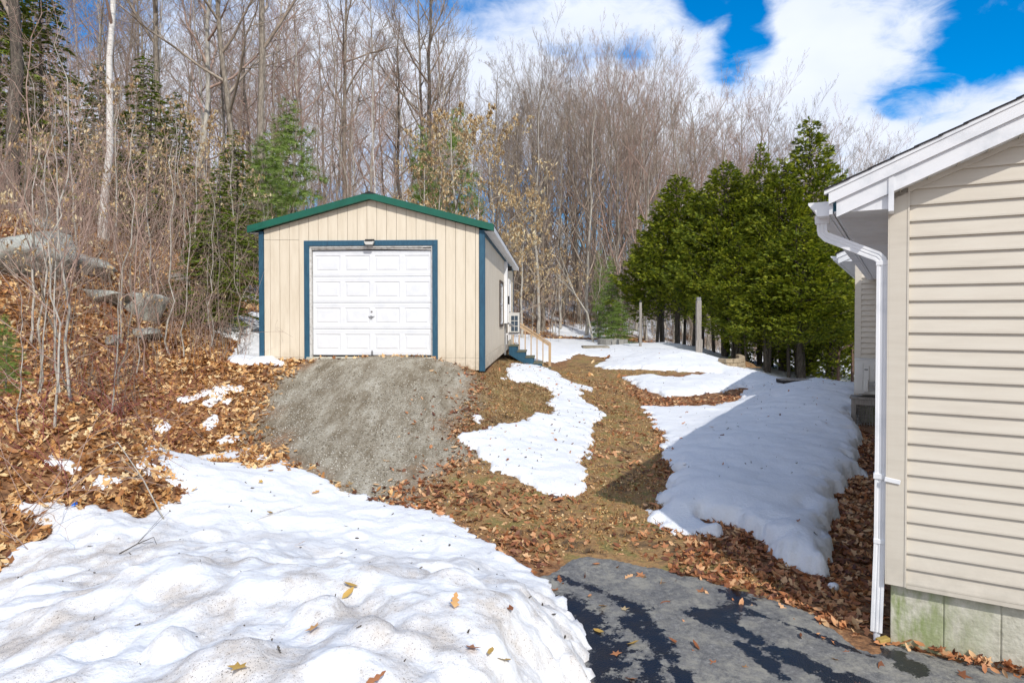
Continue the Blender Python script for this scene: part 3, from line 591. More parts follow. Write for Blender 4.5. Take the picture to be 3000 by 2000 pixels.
    b = MB(); b.bar((1.09, .03, 1.365), (3.4, .03, 1.372), .03, .035); b.bar((2.2, .025, 1.375), (3.58, .035, 1.352), .03, .03); b.build('weather_strip', MT['whiteold'], g)
    b = MB(); b.box(1.0, 3.65, .14, .2, -.9, 1.5); b.build('door_backing', MT['dark'], g)
    # garage door: four sections, four raised panels each
    dx0, dx1, dz0, dz1 = 1.095, 3.575, -.825, 1.335; sh = (dz1 - dz0) / 4; pw = (dx1 - dx0) / 4
    for r in range(4):
        z0 = dz0 + r * sh; z1 = z0 + sh - .004; tilt = .012 if r == 3 else 0
        b = MB()
        # frame of the section with four openings
        xs_ = [dx0 + .045]; 
        opens = [(dx0 + c * pw + .048, dx0 + (c + 1) * pw - .048) for c in range(4)]
        za, zb = z0 + .10, z1 - .10
        b.box(dx0, dx1, .06, .08, z0 + .012, za); b.box(dx0, dx1, .06, .08, zb, z1 - .012)
        b.box(dx0, dx1, .067, .082, z0, z0 + .012); b.box(dx0, dx1, .067, .082, z1 - .012, z1)
        cur = dx0
        for (a, c) in opens: b.box(cur, a, .06, .08, za, zb); cur = c
        b.box(cur, dx1, .06, .08, za, zb)
        # fine horizontal ribs
        for zz in (z0 + .05, z1 - .055): b.box(dx0, dx1, .0575, .061, zz, zz + .006)
        s = b.build('door_section', MT['door'], g)
        for (a, c) in opens:
            q = MB(); m1, m2 = .022, .056
            o_ = [(a, za), (c, za), (c, zb), (a, zb)]; i1 = [(a + m1, za + m1), (c - m1, za + m1), (c - m1, zb - m1), (a + m1, zb - m1)]; i2 = [(a + m2, za + m2), (c - m2, za + m2), (c - m2, zb - m2), (a + m2, zb - m2)]
            P = [(x_, .062, z_) for x_, z_ in o_] + [(x_, .0715, z_) for x_, z_ in i1] + [(x_, .062, z_) for x_, z_ in i2]
            Fq = []
            for k in range(4): n_ = (k + 1) % 4; Fq += [(k, n_, 4 + n_, 4 + k), (4 + k, 4 + n_, 8 + n_, 8 + k)]
            Fq.append((8, 9, 10, 11)); q.poly(P, Fq); q.build('raised_panel', MT['door'], s)
    b = MB(); b.box(dx0, dx1, .055, .085, dz0 - .03, dz0); b.build('bottom_seal', MT['dark'], g)
    b = MB(); b.box(2.27, 2.36, .045, .0575, -.05, -.035); b.box(2.3, 2.33, .04, .0575, -.075, -.01); b.box(2.25, 2.39, .05, .0575, -.03, -.022); b.build('door_handle', MT['grey_metal'], g)
    t = Tubes(); t.add([(2.325, .058, .075), (2.325, .046, .075), (2.325, .045, .075)], [.02, .02, .001], 10); link('lock_cylinder', t.mesh('lock_cylinder', MT['grey_metal']), g)
    b = MB(); b.poly([(2.31, .05, -.82), (2.35, .05, -.82), (2.35, .05, -.75), (2.33, .05, -.72), (2.31, .05, -.75), (2.31, .058, -.82), (2.35, .058, -.82), (2.35, .058, -.75), (2.33, .058, -.72), (2.31, .058, -.75)],
                     [(0, 1, 2, 3, 4), (0, 5, 6, 1), (1, 6, 7, 2), (2, 7, 8, 3), (3, 8, 9, 4), (4, 9, 5, 0)]); b.build('lift_handle', MT['grey_metal'], g)
    b = MB(); b.box(2.22, 2.41, -.05, -.033, 1.44, 1.55); b.build('lamp_plate', MT['black_metal'], g)
    b = MB(); b.ext([(2.24, 1.43), (2.39, 1.43), (2.42, 1.50), (2.21, 1.50)], 'y', -.12, -.052); o = b.build('wall_lamp', MT['ac'], g, .01)
    b = MB(); b.box(2.24, 2.39, -.13, -.0525, 1.505, 1.535); b.build('lamp_hood', MT['black_metal'], g)
    # concrete toe under the door
    b = MB(); b.box(1.0, 3.66, -.10, .14, -1.1, -.862); b.build('door_sill', MT['concrete'], g, .01)
    # side window
    a, c, z0, z1 = SW[0]; X = GW
    b = MB(); b.box(X, X + .03, a, c, z0 - .0, z0 + .07); b.box(X, X + .03, a, c, z1 - .07, z1); b.box(X, X + .03, a, a + .07, z0 + .07, z1 - .07); b.box(X, X + .03, c - .07, c, z0 + .07, z1 - .07); w = b.build('side_window', MT['plank'], g)
    b = MB(); b.box(X - .015, X + .012, a + .07, a + .12, z0 + .07, z1 - .07); b.box(X - .015, X + .012, c - .12, c - .07, z0 + .07, z1 - .07); b.box(X - .015, X + .01, a + .12, c - .12, z0 + .07, z0 + .12); b.box(X - .015, X + .01, a + .12, c - .12, z1 - .12, z1 - .07); b.box(X - .015, X + .008, a + .12, c - .12, .28, .33); b.build('window_frame', MT['white'], w)
    b = MB(); b.box(X - .012, X - .006, a + .12, c - .12, z0 + .12, z1 - .12); b.build('window_pane', MT['glass'], w)
    # side door
    a, c, z0, z1 = SW[1]
    b = MB(); b.box(X - .02, X + .01, a + .07, c - .07, z0, z1 - .08); d = b.build('side_door', MT['white'], g)
    b = MB(); b.box(X, X + .03, a, a + .07, z0, z1); b.box(X, X + .03, c - .07, c, z0, z1); b.box(X, X + .03, a + .07, c - .07, z1 - .08, z1); b.build('door_frame', MT['white'], g)
    b = MB(); b.box(X + .01, X + .06, a + .12, a + .17, .05, .12); b.build('door_handle', MT['black_metal'], d)
    b = MB(); b.box(X + .0, X + .10, 6.2, 6.32, -.25, 1.6); b.build('pipe_cover', MT['white'], g, .01)
    b = MB(); b.box(X + .0, X + .13, 8.1, 8.2, 1.45, 1.6); b.build('side_lamp', MT['black_metal'], g)
    b = MB(); b.box(X + .001, X + .06, 7.95, 8.05, .35, .62); b.build('mail_box', MT['black_metal'], g)
    b = MB(); b.box(X + .001, X + .09, 6.6, 6.75, -.02, .2); b.build('disconnect_box', MT['whiteold'], g)
    b = MB(); b.bar((X + .02, 6.4, -.2), (X + .02, 6.4, -1.2), .05); b.build('vent_pipe', MT['grey_metal'], g)
    return g
garage = build_garage()
def gpt(x, y, z): p = GC + ga * x + gb * y; return np.array([p[0], p[1], z])

def heat_pump(loc, rot, label, w=.8, d=.31, h=.6, grille='front'):
    """outdoor unit; width along x, depth along y, front faces -y"""
    t = thing('heat_pump', label, 'heat pump', loc, rot)
    b = MB(); b.box(-w / 2, w / 2, -d / 2, d / 2, 0.03, h); b.build('casing', MT['ac'], t, .015)
    b = MB(); b.box(-w / 2 - .008, w / 2 + .008, -d / 2 - .008, d / 2 + .008, h - .012, h + .015); b.build('top_cover', MT['ac'], t, .008)
    for x in (-w / 2 + .08, w / 2 - .15):
        b = MB(); b.box(x, x + .06, -d / 2 - .01, d / 2 + .01, 0, .03); b.build('foot', MT['grey_metal'], t)
    return t
# heat pump bracketed to garage side: its end (coil grille, six openings) faces the camera
p = gpt(GW + .12 + .155, 7.05, -.56); rotg = -GA + R(90)
hp = heat_pump(tuple(p), rotg, 'cream heat pump bracketed to the right wall of the tan garage', .62, .31, .62)
for r in range(3):
    for c in range(2):
        b = MB(); b.box(-.318, -.308, -.115 + c * .11, -.02 + c * .11, .07 + r * .165, .21 + r * .165)
        b.v = [(x, y, z) for x, y, z in b.v]; o = b.build('grille_opening', MT['acdark'], hp)
b = MB()
for k in range(14): b.box(-.25, .12, -.161, -.1555, .08 + k * .034, .095 + k * .034)
b.build('fan_guard', MT['grey_metal'], hp)
for yy in (-.22, .22):
    b = MB(); b.box(yy, yy + .04, -.155, .27, -.045, -.005); b.box(yy, yy + .04, .24, .27, -.35, -.04); b.build('wall_bracket', MT['white'], hp)
b = MB(); b.bar((-.2, .27, .35), (-.34, .17, .3), .045); b.bar((-.34, .17, .3), (-.31, .02, .25), .045); b.build('line_set', MT['grey_metal'], hp)

# stairs
def build_stairs():
    p0 = gpt(GW + .02, 8.35, 0)
    t = thing('steps', 'blue-green wooden steps with unpainted handrail at garage side door', 'steps', tuple(p0), -GA)
    wd = .95; n = 5; run = .275; rise = .192; ztop = -1.0
    for i in range(n):
        x0 = i * run; z = ztop - i * rise
        b = MB(); b.box(x0 - .01, x0 + run + .03, -.02, wd + .02, z - .035, z); b.build('tread', MT['tread'], t, .004)
        b = MB(); b.box(x0 + run - .015, x0 + run + .005, .042, wd - .042, z - rise, z - .037); b.build('riser', MT['blue'], t)
    for yy in (0, wd - .04):
        b = MB(); pts = [(-.0, ztop - .25)]
        for i in range(n): pts += [] 
        prof = [(0, ztop - .037)]
        for i in range(n): prof += [((i + 1) * run - .016, ztop - .037 - i * rise), ((i + 1) * run - .016, ztop - .037 - (i + 1) * rise)]
        prof = prof[:-1] + [(n * run - .016, ztop - .037 - n * rise + .05), ((n - 1) * run, ztop - n * rise - .03), (0, ztop - .30)]
        b.ext(prof, 'y', yy, yy + .04); b.build('stringer', MT['blue'], t)
    yy = wd + .0
    P0 = Vector((.0, yy, ztop + .93)); P1 = Vector((n * run, yy, ztop - (n - 1) * rise + .93 - .12))
    sl = (P1.z - P0.z) / (P1.x - P0.x)
    b = MB(); b.bar(P0, P1, .09, .04); b.build('handrail', MT['newwood'], t)
    b = MB(); b.bar((P0.x, yy - .0, P0.z - .09), (P1.x, yy - .0, P1.z - .09), .04, .09); b.build('rail_board', MT['newwood'], t)
    b = MB(); b.box(P1.x - .06, P1.x + .03, yy - .045, yy + .045, ztop - n * rise - .1, P1.z + .0); b.build('newel_post', MT['newwood'], t)
    for k in range(6):
        x = .08 + k * .205; b = MB(); b.box(x, x + .038, yy - .02 + .0, yy + .018, ztop - int(x / run) * rise - .03, P0.z + sl * x - .1); b.build('baluster', MT['newwood'], t)
build_stairs()

# ------------------------------------------------------------ beige house
def build_house():
    h = thing('house', 'beige vinyl-sided house with white gutter and concrete foundation', 'house', (HC[0], HC[1], 0), -HA)
    EX = .1143; zb = -1.954; slope = .425; ov = .40; rk = .20; WT = .80
    zroof = lambda x: .93 + slope * (x + ov)            # top of roof plane, x = distance from the corner along the front wall
    WID = 9.0; half = WID / 2
    zr = lambda x: zroof(x) if x < half else zroof(2 * half - x)
    # siding boards on the gable wall: wedge profile, bottom stands 14 mm proud
    k = 0; z = zb
    while z < zr(half) - .3:
        z1 = z + EX
        x0 = .114; x1 = WID
        if z1 > zroof(0) - .25: x0 = max(.114, (z1 - .93 + .245) / slope - ov); x1 = WID - max(0, x0)
        if x1 - x0 > .2:
            b = MB(); b.ext([(.0, z1), (.0, z + .0), (-.004, z - .001), (-.023, z), (-.023, z + .012), (-.004, z1 + .003)], 'x', .1, WID)
            b.v = [((max(.1, (q_[2] - .93 + .235) / slope - ov) if q_[0] < 1 else min(WID, WID - ((q_[2] - .93 + .235) / slope - ov))), q_[1], q_[2]) for q_ in b.v]
            b.build('siding_board', MT['siding'], h)
        z = z1; k += 1
    b = MB(); prof = [(0, zb), (WID, zb), (WID, zroof(0) - .1), (half, zr(half) - .1), (0, zroof(0) - .1)]
    b.ext(prof, 'y', .002, .03); b.build('gable_sheathing', MT['siding'], h)
    b = MB(); b.box(.005, .03, .03, 10.18, zb, .78); b.box(-.001, .004, .12, 10.18, zb, .78); b.build('side_wall', MT['siding'], h)
    z = zb
    while z < .68:
        b = MB(); b.ext([(0, z + EX), (0, z), (-.023, z), (-.023, z + .012), (-.004, z + EX + .003)], 'y', .125, 10.17); b.build('siding_board', MT['siding'], h); z += EX
    b = MB(); b.box(-.012, .10, -.03, -.001, zb - .02, 1.0); b.box(-.022, -.0125, -.03, .11, zb - .02, .78); b.box(.1, .112, -.034, -.001, zb - .02, .97); b.build('corner_post', MT['siding'], h)
    b = MB(); b.ext([(0.0, zb - .03), (-.022, zb - .03), (-.022, zb - .002), (0, zb - .002)], 'x', .113, WID); b.build('starter_strip', MT['siding'], h)
    # foundation: cast panels with recessed form joints
    xs = [.012, .344, .675, 1.01, 1.35, 1.7, 2.4, 3.6, 5.0, 7.0, WID]
    for a, c in zip(xs[:-1], xs[1:]):
        b = MB(); b.box(a + .003, c - .003, .035, .2, -2.75, zb + .01); b.build('foundation_panel', MT['concrete'], h, .006)
    b = MB(); b.box(.02, WID, .043, .18, -2.75, zb); b.build('foundation_core', MT['concrete'], h)
    b = MB(); b.box(.02, .2, .2, 10.2, -2.75, zb + .01); b.build('side_foundation', MT['concrete'], h)
    # rake: soffit, lower fascia, upper fascia, drip edge
    def rake(name, y0, y1, dz0, dz1, m, xa=-ov, bev=0):
        b = MB(); xb = half
        for s in (0, 1):
            A, B = (xa, xb) if s == 0 else (2 * half - xa, xb)
            P = [(A, y0, zr(A) + dz0), (B, y0, zr(B) + dz0), (B, y0, zr(B) + dz1), (A, y0, zr(A) + dz1)]; Q = [(x_, y1, z_) for x_, y_, z_ in P]
            b.poly(P + Q, [(0, 1, 2, 3), (7, 6, 5, 4), (0, 4, 5, 1), (1, 5, 6, 2), (2, 6, 7, 3), (3, 7, 4, 0)])
        return b.build(name, m, h)
    rake('rake_soffit', -rk + .012, -.002, -.222, -.212, MT['soffit'], .0)
    rake('lower_fascia', -rk + .008, -rk + .03, -.232, -.085, MT['white'], -ov + .05)
    rake('upper_fascia', -rk - .014, -rk + .03, -.115, -.018, MT['white'])
    rake('drip_edge', -rk - .022, -rk + .03, -.03, -.002, MT['white'], -ov - .03)
    for i in range(20):                                                     # open seams of the vented rake soffit
        x = .05 + i * .17
        if x < half: b = MB(); b.box(x, x + .006, -rk + .03, -.004, zr(x) - .232, zr(x) - .22); b.build('soffit_seam', MT['siding'], h)
    b = MB(); b.ext([(-.0, 0), (0, -.02), (.02, -.02), (.02, 0)], 'x', 0, .01)
    b = MB()
    P = [(.0, -.03, zr(0) - .262), (half, -.03, zr(half) - .262), (half, -.03, zr(half) - .222), (.0, -.03, zr(0) - .222)]; Q = [(x_, -.001, z_) for x_, y_, z_ in P]
    b.poly(P + Q, [(0, 1, 2, 3), (7, 6, 5, 4), (0, 4, 5, 1), (1, 5, 6, 2), (2, 6, 7, 3), (3, 7, 4, 0)]); b.build('gable_channel', MT['siding'], h)
    # roof deck and shingle courses
    ce = .14
    n = int((half + ov + .03) / ce)
    for s in (0, 1):
        for i in range(n + 1):
            xa = -ov - .03 + i * ce; xb = min(xa + ce + .03, half)
            if xa >= half: continue
            za, zc = zr(xa) + .010, zr(xb) + .004
            A, B = (xa, xb) if s == 0 else (2 * half - xa, 2 * half - xb)
            yo = -rk - .028 - random.uniform(0, .006)
            P = [(A, yo, za), (B, yo, zc), (B, 10.9, zc), (A, 10.9, za)]; Q = [(x_, y_, z_ - .011) for x_, y_, z_ in P]
            b = MB(); b.poly(P + Q, [(0, 1, 2, 3), (7, 6, 5, 4), (0, 4, 5, 1), (1, 5, 6, 2), (2, 6, 7, 3), (3, 7, 4, 0)]); b.build('shingle_course', MT['shingle'], h)
    # boxed eave return, eave soffit, eave fascia
    zs = .755
    b = MB(); b.poly([(-ov + .05, -rk + .032, zs), (.012, -rk + .032, zs), (.012, -rk + .032, zr(.012) - .2), (-ov + .05, -rk + .032, zr(-ov + .05) - .09),
                      (-ov + .05, -rk + .05, zs), (.012, -rk + .05, zs), (.012, -rk + .05, zr(0) - .2), (-ov + .05, -rk + .05, zr(-ov + .05) - .09)],
                     [(0, 1, 2, 3), (0, 4, 5, 1), (1, 5, 6, 2), (3, 7, 4, 0)]); b.build('eave_return', MT['white'], h)
    b = MB(); b.box(-.02, .014, -rk + .0, -.031, zs - .02, zs + .30); b.build('return_cap', MT['white'], h)
    y = -rk + .05; 
    while y < 10.4:
        b = MB(); y2 = min(y + .3, 10.4); b.box(-ov + .03, -.024, y + .001, y2 - .001, zs, zs + .012)
        b.build('eave_soffit', MT['soffit'], h)
        if y < 2.5:
            q = MB()
            for k in range(9): q.box(-ov + .05, -.03, y + .02 + k * .03, y + .028 + k * .03, zs - .003, zs - .0005)
            q.build('vent_rib', MT['soffit'], h)
        y = y2
    b = MB(); b.box(-ov - .0, -ov + .025, -rk + .03, 10.5, zs - .01, .915); b.build('eave_fascia', MT['white'], h)
    # K-style gutter
    def gutter(xo, y0, y1, zt, par, sc=1.0):
        w, hh = .125 * sc, .092 * sc; t = .004
        o_ = [(0, 0), (0, -hh), (-w * .58, -hh), (-w * .66, -hh * .62), (-w * .92, -hh * .30), (-w, -hh * .16), (-w, 0)]
        i_ = [(-w + t, -t * .2), (-w + t, -hh * .14), (-w * .89, -hh * .27), (-w * .62, -hh * .6), (-w * .55, -hh + t), (-t, -hh + t), (-t, 0)]
        prof = [(xo + a, zt + c) for a, c in o_ + i_]
        b = MB(); n = len(prof)
        b.poly([(p_, y0, q_) for p_, q_ in prof] + [(p_, y1, q_) for p_, q_ in prof], [(i, (i + 1) % n, n + (i + 1) % n, n + i) for i in range(n)])
        g = b.build('gutter', MT['white'], par)
        for yy in (y0, y1):
            b = MB(); b.ext([(xo + a, zt + c) for a, c in o_], 'y', yy - .003, yy); b.build('end_cap', MT['white'], g)
        return g
    gutter(-ov - .001, -rk + .06, 10.1, .865 - .02, h, 1.15)
    # downspout
    d = MB()
    def rect_tube(pts, w, dpt, name, par):
        V = []; F = []; n = len(pts)
        prof = [(-1, -1), (-.5, -1), (-.44, -.86), (-.2, -.86), (-.14, -1), (.14, -1), (.2, -.86), (.44, -.86), (.5, -1), (1, -1), (1, 1), (-1, 1)]
        m = len(prof); P = [Vector(p_) for p_ in pts]
        for i, p_ in enumerate(P):
            tdir = ((P[min(i + 1, n - 1)] - P[max(i - 1, 0)])).normalized()
            fy = Vector((0, 1, 0)); sx = tdir.cross(fy).normalized() * -1; sy = fy
            for a, c in prof: V.append(tuple(p_ + sx * a * w / 2 + sy * c * dpt / 2))
        for i in range(n - 1):
            for j in range(m): k = (j + 1) % m; F.append((i * m + j, i * m + k, (i + 1) * m + k, (i + 1) * m + j))
        b = MB(); b.poly(V, F); b.poly(V[:m], [tuple(range(m))]); b.poly(V[-m:], [tuple(range(m - 1, -1, -1))]); return b.build(name, MT['white'], par)
    yS = .03
    gx = -ov - .062
    ds = rect_tube([(-.055, yS, .40), (-.055, yS, -1.0), (-.057, yS, -1.67), (-.075, yS, -2.36)], .078, .062, 'downspout', h)
    rect_tube([(gx, yS, .75), (gx, yS, .655), (gx + .004, yS, .63), (gx + .03, yS, .60), (-.13, yS, .455), (-.09, yS, .437), (-.066, yS, .41), (-.056, yS, .37)], .072, .06, 'elbow', ds)
    b = MB(); b.box(gx - .05, gx + .05, yS - .04, yS + .04, .70, .765); b.build('outlet', MT['white'], ds, .006)
    for z_ in (.385, -1.68):
        b = MB(); b.box(-.099, -.014, yS - .035, yS + .035, z_ - .018, z_ + .018); b.build('coupling', MT['white'], ds, .004)
    b = MB(); b.box(-.103, -.008, yS - .038, yS + .036, -1.215, -1.175); b.bar((-.03, -.04, -1.20), (.07, -.037, -1.215), .006, .034); b.build('strap', MT['white'], ds, .003)
    b = MB(); b.box(-.095, -.05, yS - .02, yS + .02, -2.44, -2.355); b.build('ice_plug', MT['ice'], ds, .012)
    # ---- rear wing with its own eave
    wx, wy = -.70, 10.2
    z = zb
    while z < 1.02:
        b = MB(); b.ext([(wy, z + EX), (wy, z), (wy - .03, z), (wy - .03, z + .014), (wy - .002, z + EX + .003)], 'x', wx + .10, .0); b.build('siding_board', MT['siding'], h); z += EX
    b = MB(); b.box(wx + .004, .3, wy + .002, wy + .03, zb, 1.35); b.box(wx + .004, wx + .03, wy + .03, wy + 9, zb, 1.2); b.build('wing_wall', MT['siding'], h)
    b = MB(); b.box(wx - .012, wx + .10, wy - .03, wy - .001, zb - .25, 1.2); b.box(wx - .022, wx - .0125, wy - .03, wy + .1, zb - .25, 1.15); b.build('corner_post', MT['siding'], h)
    b = MB(); b.box(wx + .01, .3, wy + .01, wy + .2, -2.75, zb); b.build('wing_foundation', MT['concrete'], h)
    zw = lambda x: 1.33 + slope * (x - wx + .36)
    for nm, y0, y1, a, c, m, xa in (('lower_fascia', wy - .15, wy - .13, -.23, -.09, MT['white'], wx - .34), ('upper_fascia', wy - .17, wy - .13, -.11, -.012, MT['white'], wx - .37), ('shingle_course', wy - .19, wy + 9, -.010, .012, MT['shingle'], wx - .4)):
        xb = wx + 2.2; P = [(xa, y0, zw(xa) + a), (xb, y0, zw(xb) + a), (xb, y0, zw(xb) + c), (xa, y0, zw(xa) + c)]; Q = [(x_, y1, z_) for x_, y_, z_ in P]
        b = MB(); b.poly(P + Q, [(0, 1, 2, 3), (7, 6, 5, 4), (0, 4, 5, 1), (1, 5, 6, 2), (2, 6, 7, 3), (3, 7, 4, 0)]); b.build(nm, m, h)
    b = MB(); b.box(wx - .34, wx - .023, wy - .13, wy + 9, 1.15, 1.162); b.build('eave_soffit', MT['soffit'], h)
    b = MB(); b.poly([(wx - .34, wy - .128, 1.15), (wx + .01, wy - .128, 1.15), (wx + .01, wy - .128, zw(wx) - .2), (wx - .34, wy - .128, zw(wx - .34) - .08)], [(0, 1, 2, 3)]); b.build('eave_return', MT['white'], h)
    b = MB(); b.box(wx - .365, wx - .34, wy - .13, wy + 9, 1.14, 1.30); b.build('eave_fascia', MT['white'], h)
    gutter(wx - .366, wy - .1, wy + 8.9, 1.27, h)
    # unseen long walls to close the volume
    b = MB(); b.box(WID - .03, WID, .03, 19.2, -2.7, .8); b.box(.3, WID, 19.2, 19.23, -2.7, 1.2); b.build('rear_wall', MT['siding'], h)
build_house()
def hpt(x, y, z): p = HC + ha * x + hb * y; return (p[0], p[1], z)
hp2 = heat_pump(hpt(-.28, 9.86, -1.66), -HA, 'cream heat pump on wooden stand against the beige house wing', .82, .31, .74)
b = MB(); b.box(-.40, -.26, -.17, -.157, .10, .68); b.build('service_panel', MT['ac'], hp2, .004)
b = MB(); b.box(-.25, -.15, -.178, -.157, .06, .62); b.build('access_cover', MT['ac'], hp2, .004)
b = MB(); b.box(-.245, -.155, -.215, -.179, .08, .33); b.build('valve_cover', MT['ac'], hp2, .02)
b = MB(); b.box(-.235, -.17, -.181, -.1785, .53, .55); b.build('rating_slot', MT['dark'], hp2)
t = Tubes(); th = np.linspace(0, 1, 14); t.add(np.stack([-.08 + .07 * np.sin(th * 3.1), -.2 + 0 * th, .55 - .35 * th], -1), .012, 6); link('cable', t.mesh('cable', MT['whiteold']), hp2)
b = MB()
for k in range(3): b.bar((-.15, -.2, .14 + k * .07), (0.05, -.19, .16 + k * .07), .03)
b.build('pipe', MT['grey_metal'], hp2)
st = thing('wooden_stand', 'low wooden stand with lattice front under the wing heat pump', 'stand', hpt(-.28, 9.86, -2.4), -HA)
for x in (-.47, .40):
    for y in (-.2, .14):
        b = MB(); b.box(x, x + .09, y, y + .09, -.1, .66); b.build('leg', MT['oldwood'], st)
b = MB(); b.box(-.5, .52, -.225, .25, .665, .705); b.build('deck_board', MT['oldwood'], st)
b = MB(); b.box(-.38, .40, -.2, -.17, .55, .664); b.build('apron_board', MT['oldwood'], st)
b = MB()
for k in range(16): b.bar((-.38 + k * .05, -.165, -.05), (-.38 + k * .05, -.165, .55), .012)
for k in range(10): b.bar((-.38, -.15, k * .06 - .02), (.4, -.15, k * .06 - .02), .012)
b.build('lattice', MT['oldwood'], st)
# chip of wood under the spout
b = MB(); b.bar((-.04, 0, 0), (.05, .02, .01), .05, .03); q = b.build('wood_chip', MT['strawwood'], None, .006); pz = hpt(-.03, -.03, 0); q.location = (pz[0], pz[1], float(gz(pz[0], pz[1])) + .03); tag(q, 'yellowish wood chip lying under the white downspout', 'wood chip')

# ------------------------------------------------------------ yard furniture
def lathe(name, rs, m, parent=None, loc=None, sides=10, jit=0):
    t = Tubes(); P = [(random.uniform(-jit, jit), random.uniform(-jit, jit), z) for r, z in rs]; t.add(P, [r for r, z in rs], sides); return link(name, t.mesh(name, m), parent, loc)
def build_post(u, v, D, h, r, label, base=False):
    p = at(u, v, D); z = float(surf(p[0], p[1]))
    t = thing('yard_post', label, 'post', (p[0], p[1], z), 0, 'weathered posts in the snowy yard')
    b = MB(); b.box(-r, r, -r, r, -.3, h - .12 if base else h); b.build('shaft', MT['oldwood'], t, .012)
    if base:
        b = MB(); b.ext([(-.13, -.1), (.11, -.1), (.13, .45), (.06, .52), (-.05, .52), (-.10, .4)], 'y', -.10, -r - .001); b.build('base_brace', MT['oldwood'], t, .01)
        b = MB(); b.box(-r * .8, r * .8, -r * .8, r * .8, h - .12, h); b.build('post_cap', MT['grey_metal'], t)
    else:
        b = MB(); b.box(-r * .6, r * .6, -r * .6, r * .6, h, h + .1); b.build('post_cap', MT['black_metal'], t)
build_post(2046, 1041, 23.4, 1.98, .085, 'thick grey weathered post with metal cap beside the stone wall', True)
build_post(1876, 1012, 27.5, 1.85, .05, 'thin grey weathered post in snow before the small pines')
for (u0, u1, vt, vb, D, lb) in [(1549, 1572, 944, 1018, 29, 'black metal hoop in the snow just behind the stair rail'), (1613, 1637, 941, 1007, 31, 'black metal hoop in the snow right of the stair rail')]:
    a = at(u0, vb, D); c = at(u1, vb, D + .6); zt = at(u0, vt, D)[2]; za = float(surf(a[0], a[1])) - .2
    t = Tubes(); P = [(a[0], a[1], za), (a[0], a[1], zt - .06), (a[0] + .03, a[1], zt - .015), (a[0] + .07, a[1], zt), (c[0] - .07, c[1], zt), (c[0] - .03, c[1], zt - .015), (c[0], c[1], zt - .06), (c[0], c[1], za)]
    t.add(P, .013, 6); tag(link('metal_hoop', t.mesh('metal_hoop', MT['black_metal'])), lb, 'hoop', 'black metal hoops in the yard')
def build_firering():
    p = at(1795, 1013, 30); z = float(surf(p[0], p[1])) + .04
    t = thing('fire_ring', 'round grey block fire ring half buried in yard snow', 'fire pit', (p[0], p[1], z))
    n = 14; Ro, Ri = .70, .52
    for i in range(n):
        a0, a1 = 2 * math.pi * i / n + .02, 2 * math.pi * (i + 1) / n - .02
        b = MB(); b.ext([(Ri * math.cos(a0), Ri * math.sin(a0)), (Ro * math.cos(a0), Ro * math.sin(a0)), (Ro * math.cos(a1), Ro * math.sin(a1)), (Ri * math.cos(a1), Ri * math.sin(a1))], 'z', -.05, .2 + random.uniform(-.01, .02))
        b.build('ring_block', MT['fire'], t, .012)
    t2 = Tubes(); t2.add([(0, 0, -.05), (0, 0, .12), (0, 0, .125)], [.5, .5, .01], 20); o = link('snow_fill', t2.mesh('snow_fill', MT['snow']), t)
build_firering()
def build_retaining():
    P = [at(2040, 1052, 22.6), at(2085, 1062, 22.0), at(2130, 1081, 21.4), at(2160, 1083, 21.5), at(2176, 1080, 21.9), at(2178, 1072, 23.0), at(2165, 1066, 24.2)]
    zb_ = P[3][2] - .05; o = P[3]
    t = thing('retaining_wall', 'low curved tan block retaining wall before the cedars', 'stone wall', (o[0], o[1], zb_))
    pts = [Vector((p[0] - o[0], p[1] - o[1])) for p in P]
    seg = []; tot = 0
    for a, b_ in zip(pts[:-1], pts[1:]): seg.append((tot, a, b_)); tot += (b_ - a).length
    def along(s):
        for s0, a, b_ in seg:
            L_ = (b_ - a).length
            if s <= s0 + L_ + 1e-6: return a + (b_ - a) * ((s - s0) / L_), (b_ - a).normalized()
        return pts[-1], (pts[-1] - pts[-2]).normalized()
    bw, bh = .29, .135
    for c in range(4):
        s = (c % 2) * bw / 2
        while s < tot - bw:
            q, d_ = along(s + bw / 2); nrm_ = Vector((d_.y, -d_.x))
            if not (c > 0 and s < .25 * c) :
                w = bw / 2 - .008; dd = .09; off = -nrm_ * (.015 * c) + nrm_ * random.uniform(-.008, .008)
                cs = [q - d_ * w - nrm_ * dd + off, q + d_ * w - nrm_ * dd + off, q + d_ * w + nrm_ * dd + off, q - d_ * w + nrm_ * dd + off]
                b = MB(); b.ext([(x.x, x.y) for x in cs], 'z', c * bh + .004 - .12, (c + 1) * bh - .004 - .12); b.build('stone_block', MT['stonewall'], t, .015)
            s += bw
build_retaining()
# soil bed behind the wall top
p = at(2095, 1048, 23.6)
X, Y, F = grid(np.linspace(-1.5, 1.3, 30), np.linspace(-1.1, 1.4, 26)); rr = np.hypot(X / 1.4, Y / 1.2)
Z = .22 * np.sqrt(np.clip(1 - rr ** 2, 0, 1)) - .15 + .03 * fbm(X, Y, 3)
me = npmesh('soil_mound', np.stack([X + p[0], Y + p[1], Z + p[2] - .12], -1), F, MT['ground'], True, {'grass': np.ones(len(X)) * .5, 'gravel': np.zeros(len(X)), 'snow': np.zeros(len(X))})
tag(link('soil_mound', me), 'leafy brown soil bed behind the block retaining wall', kind='structure')
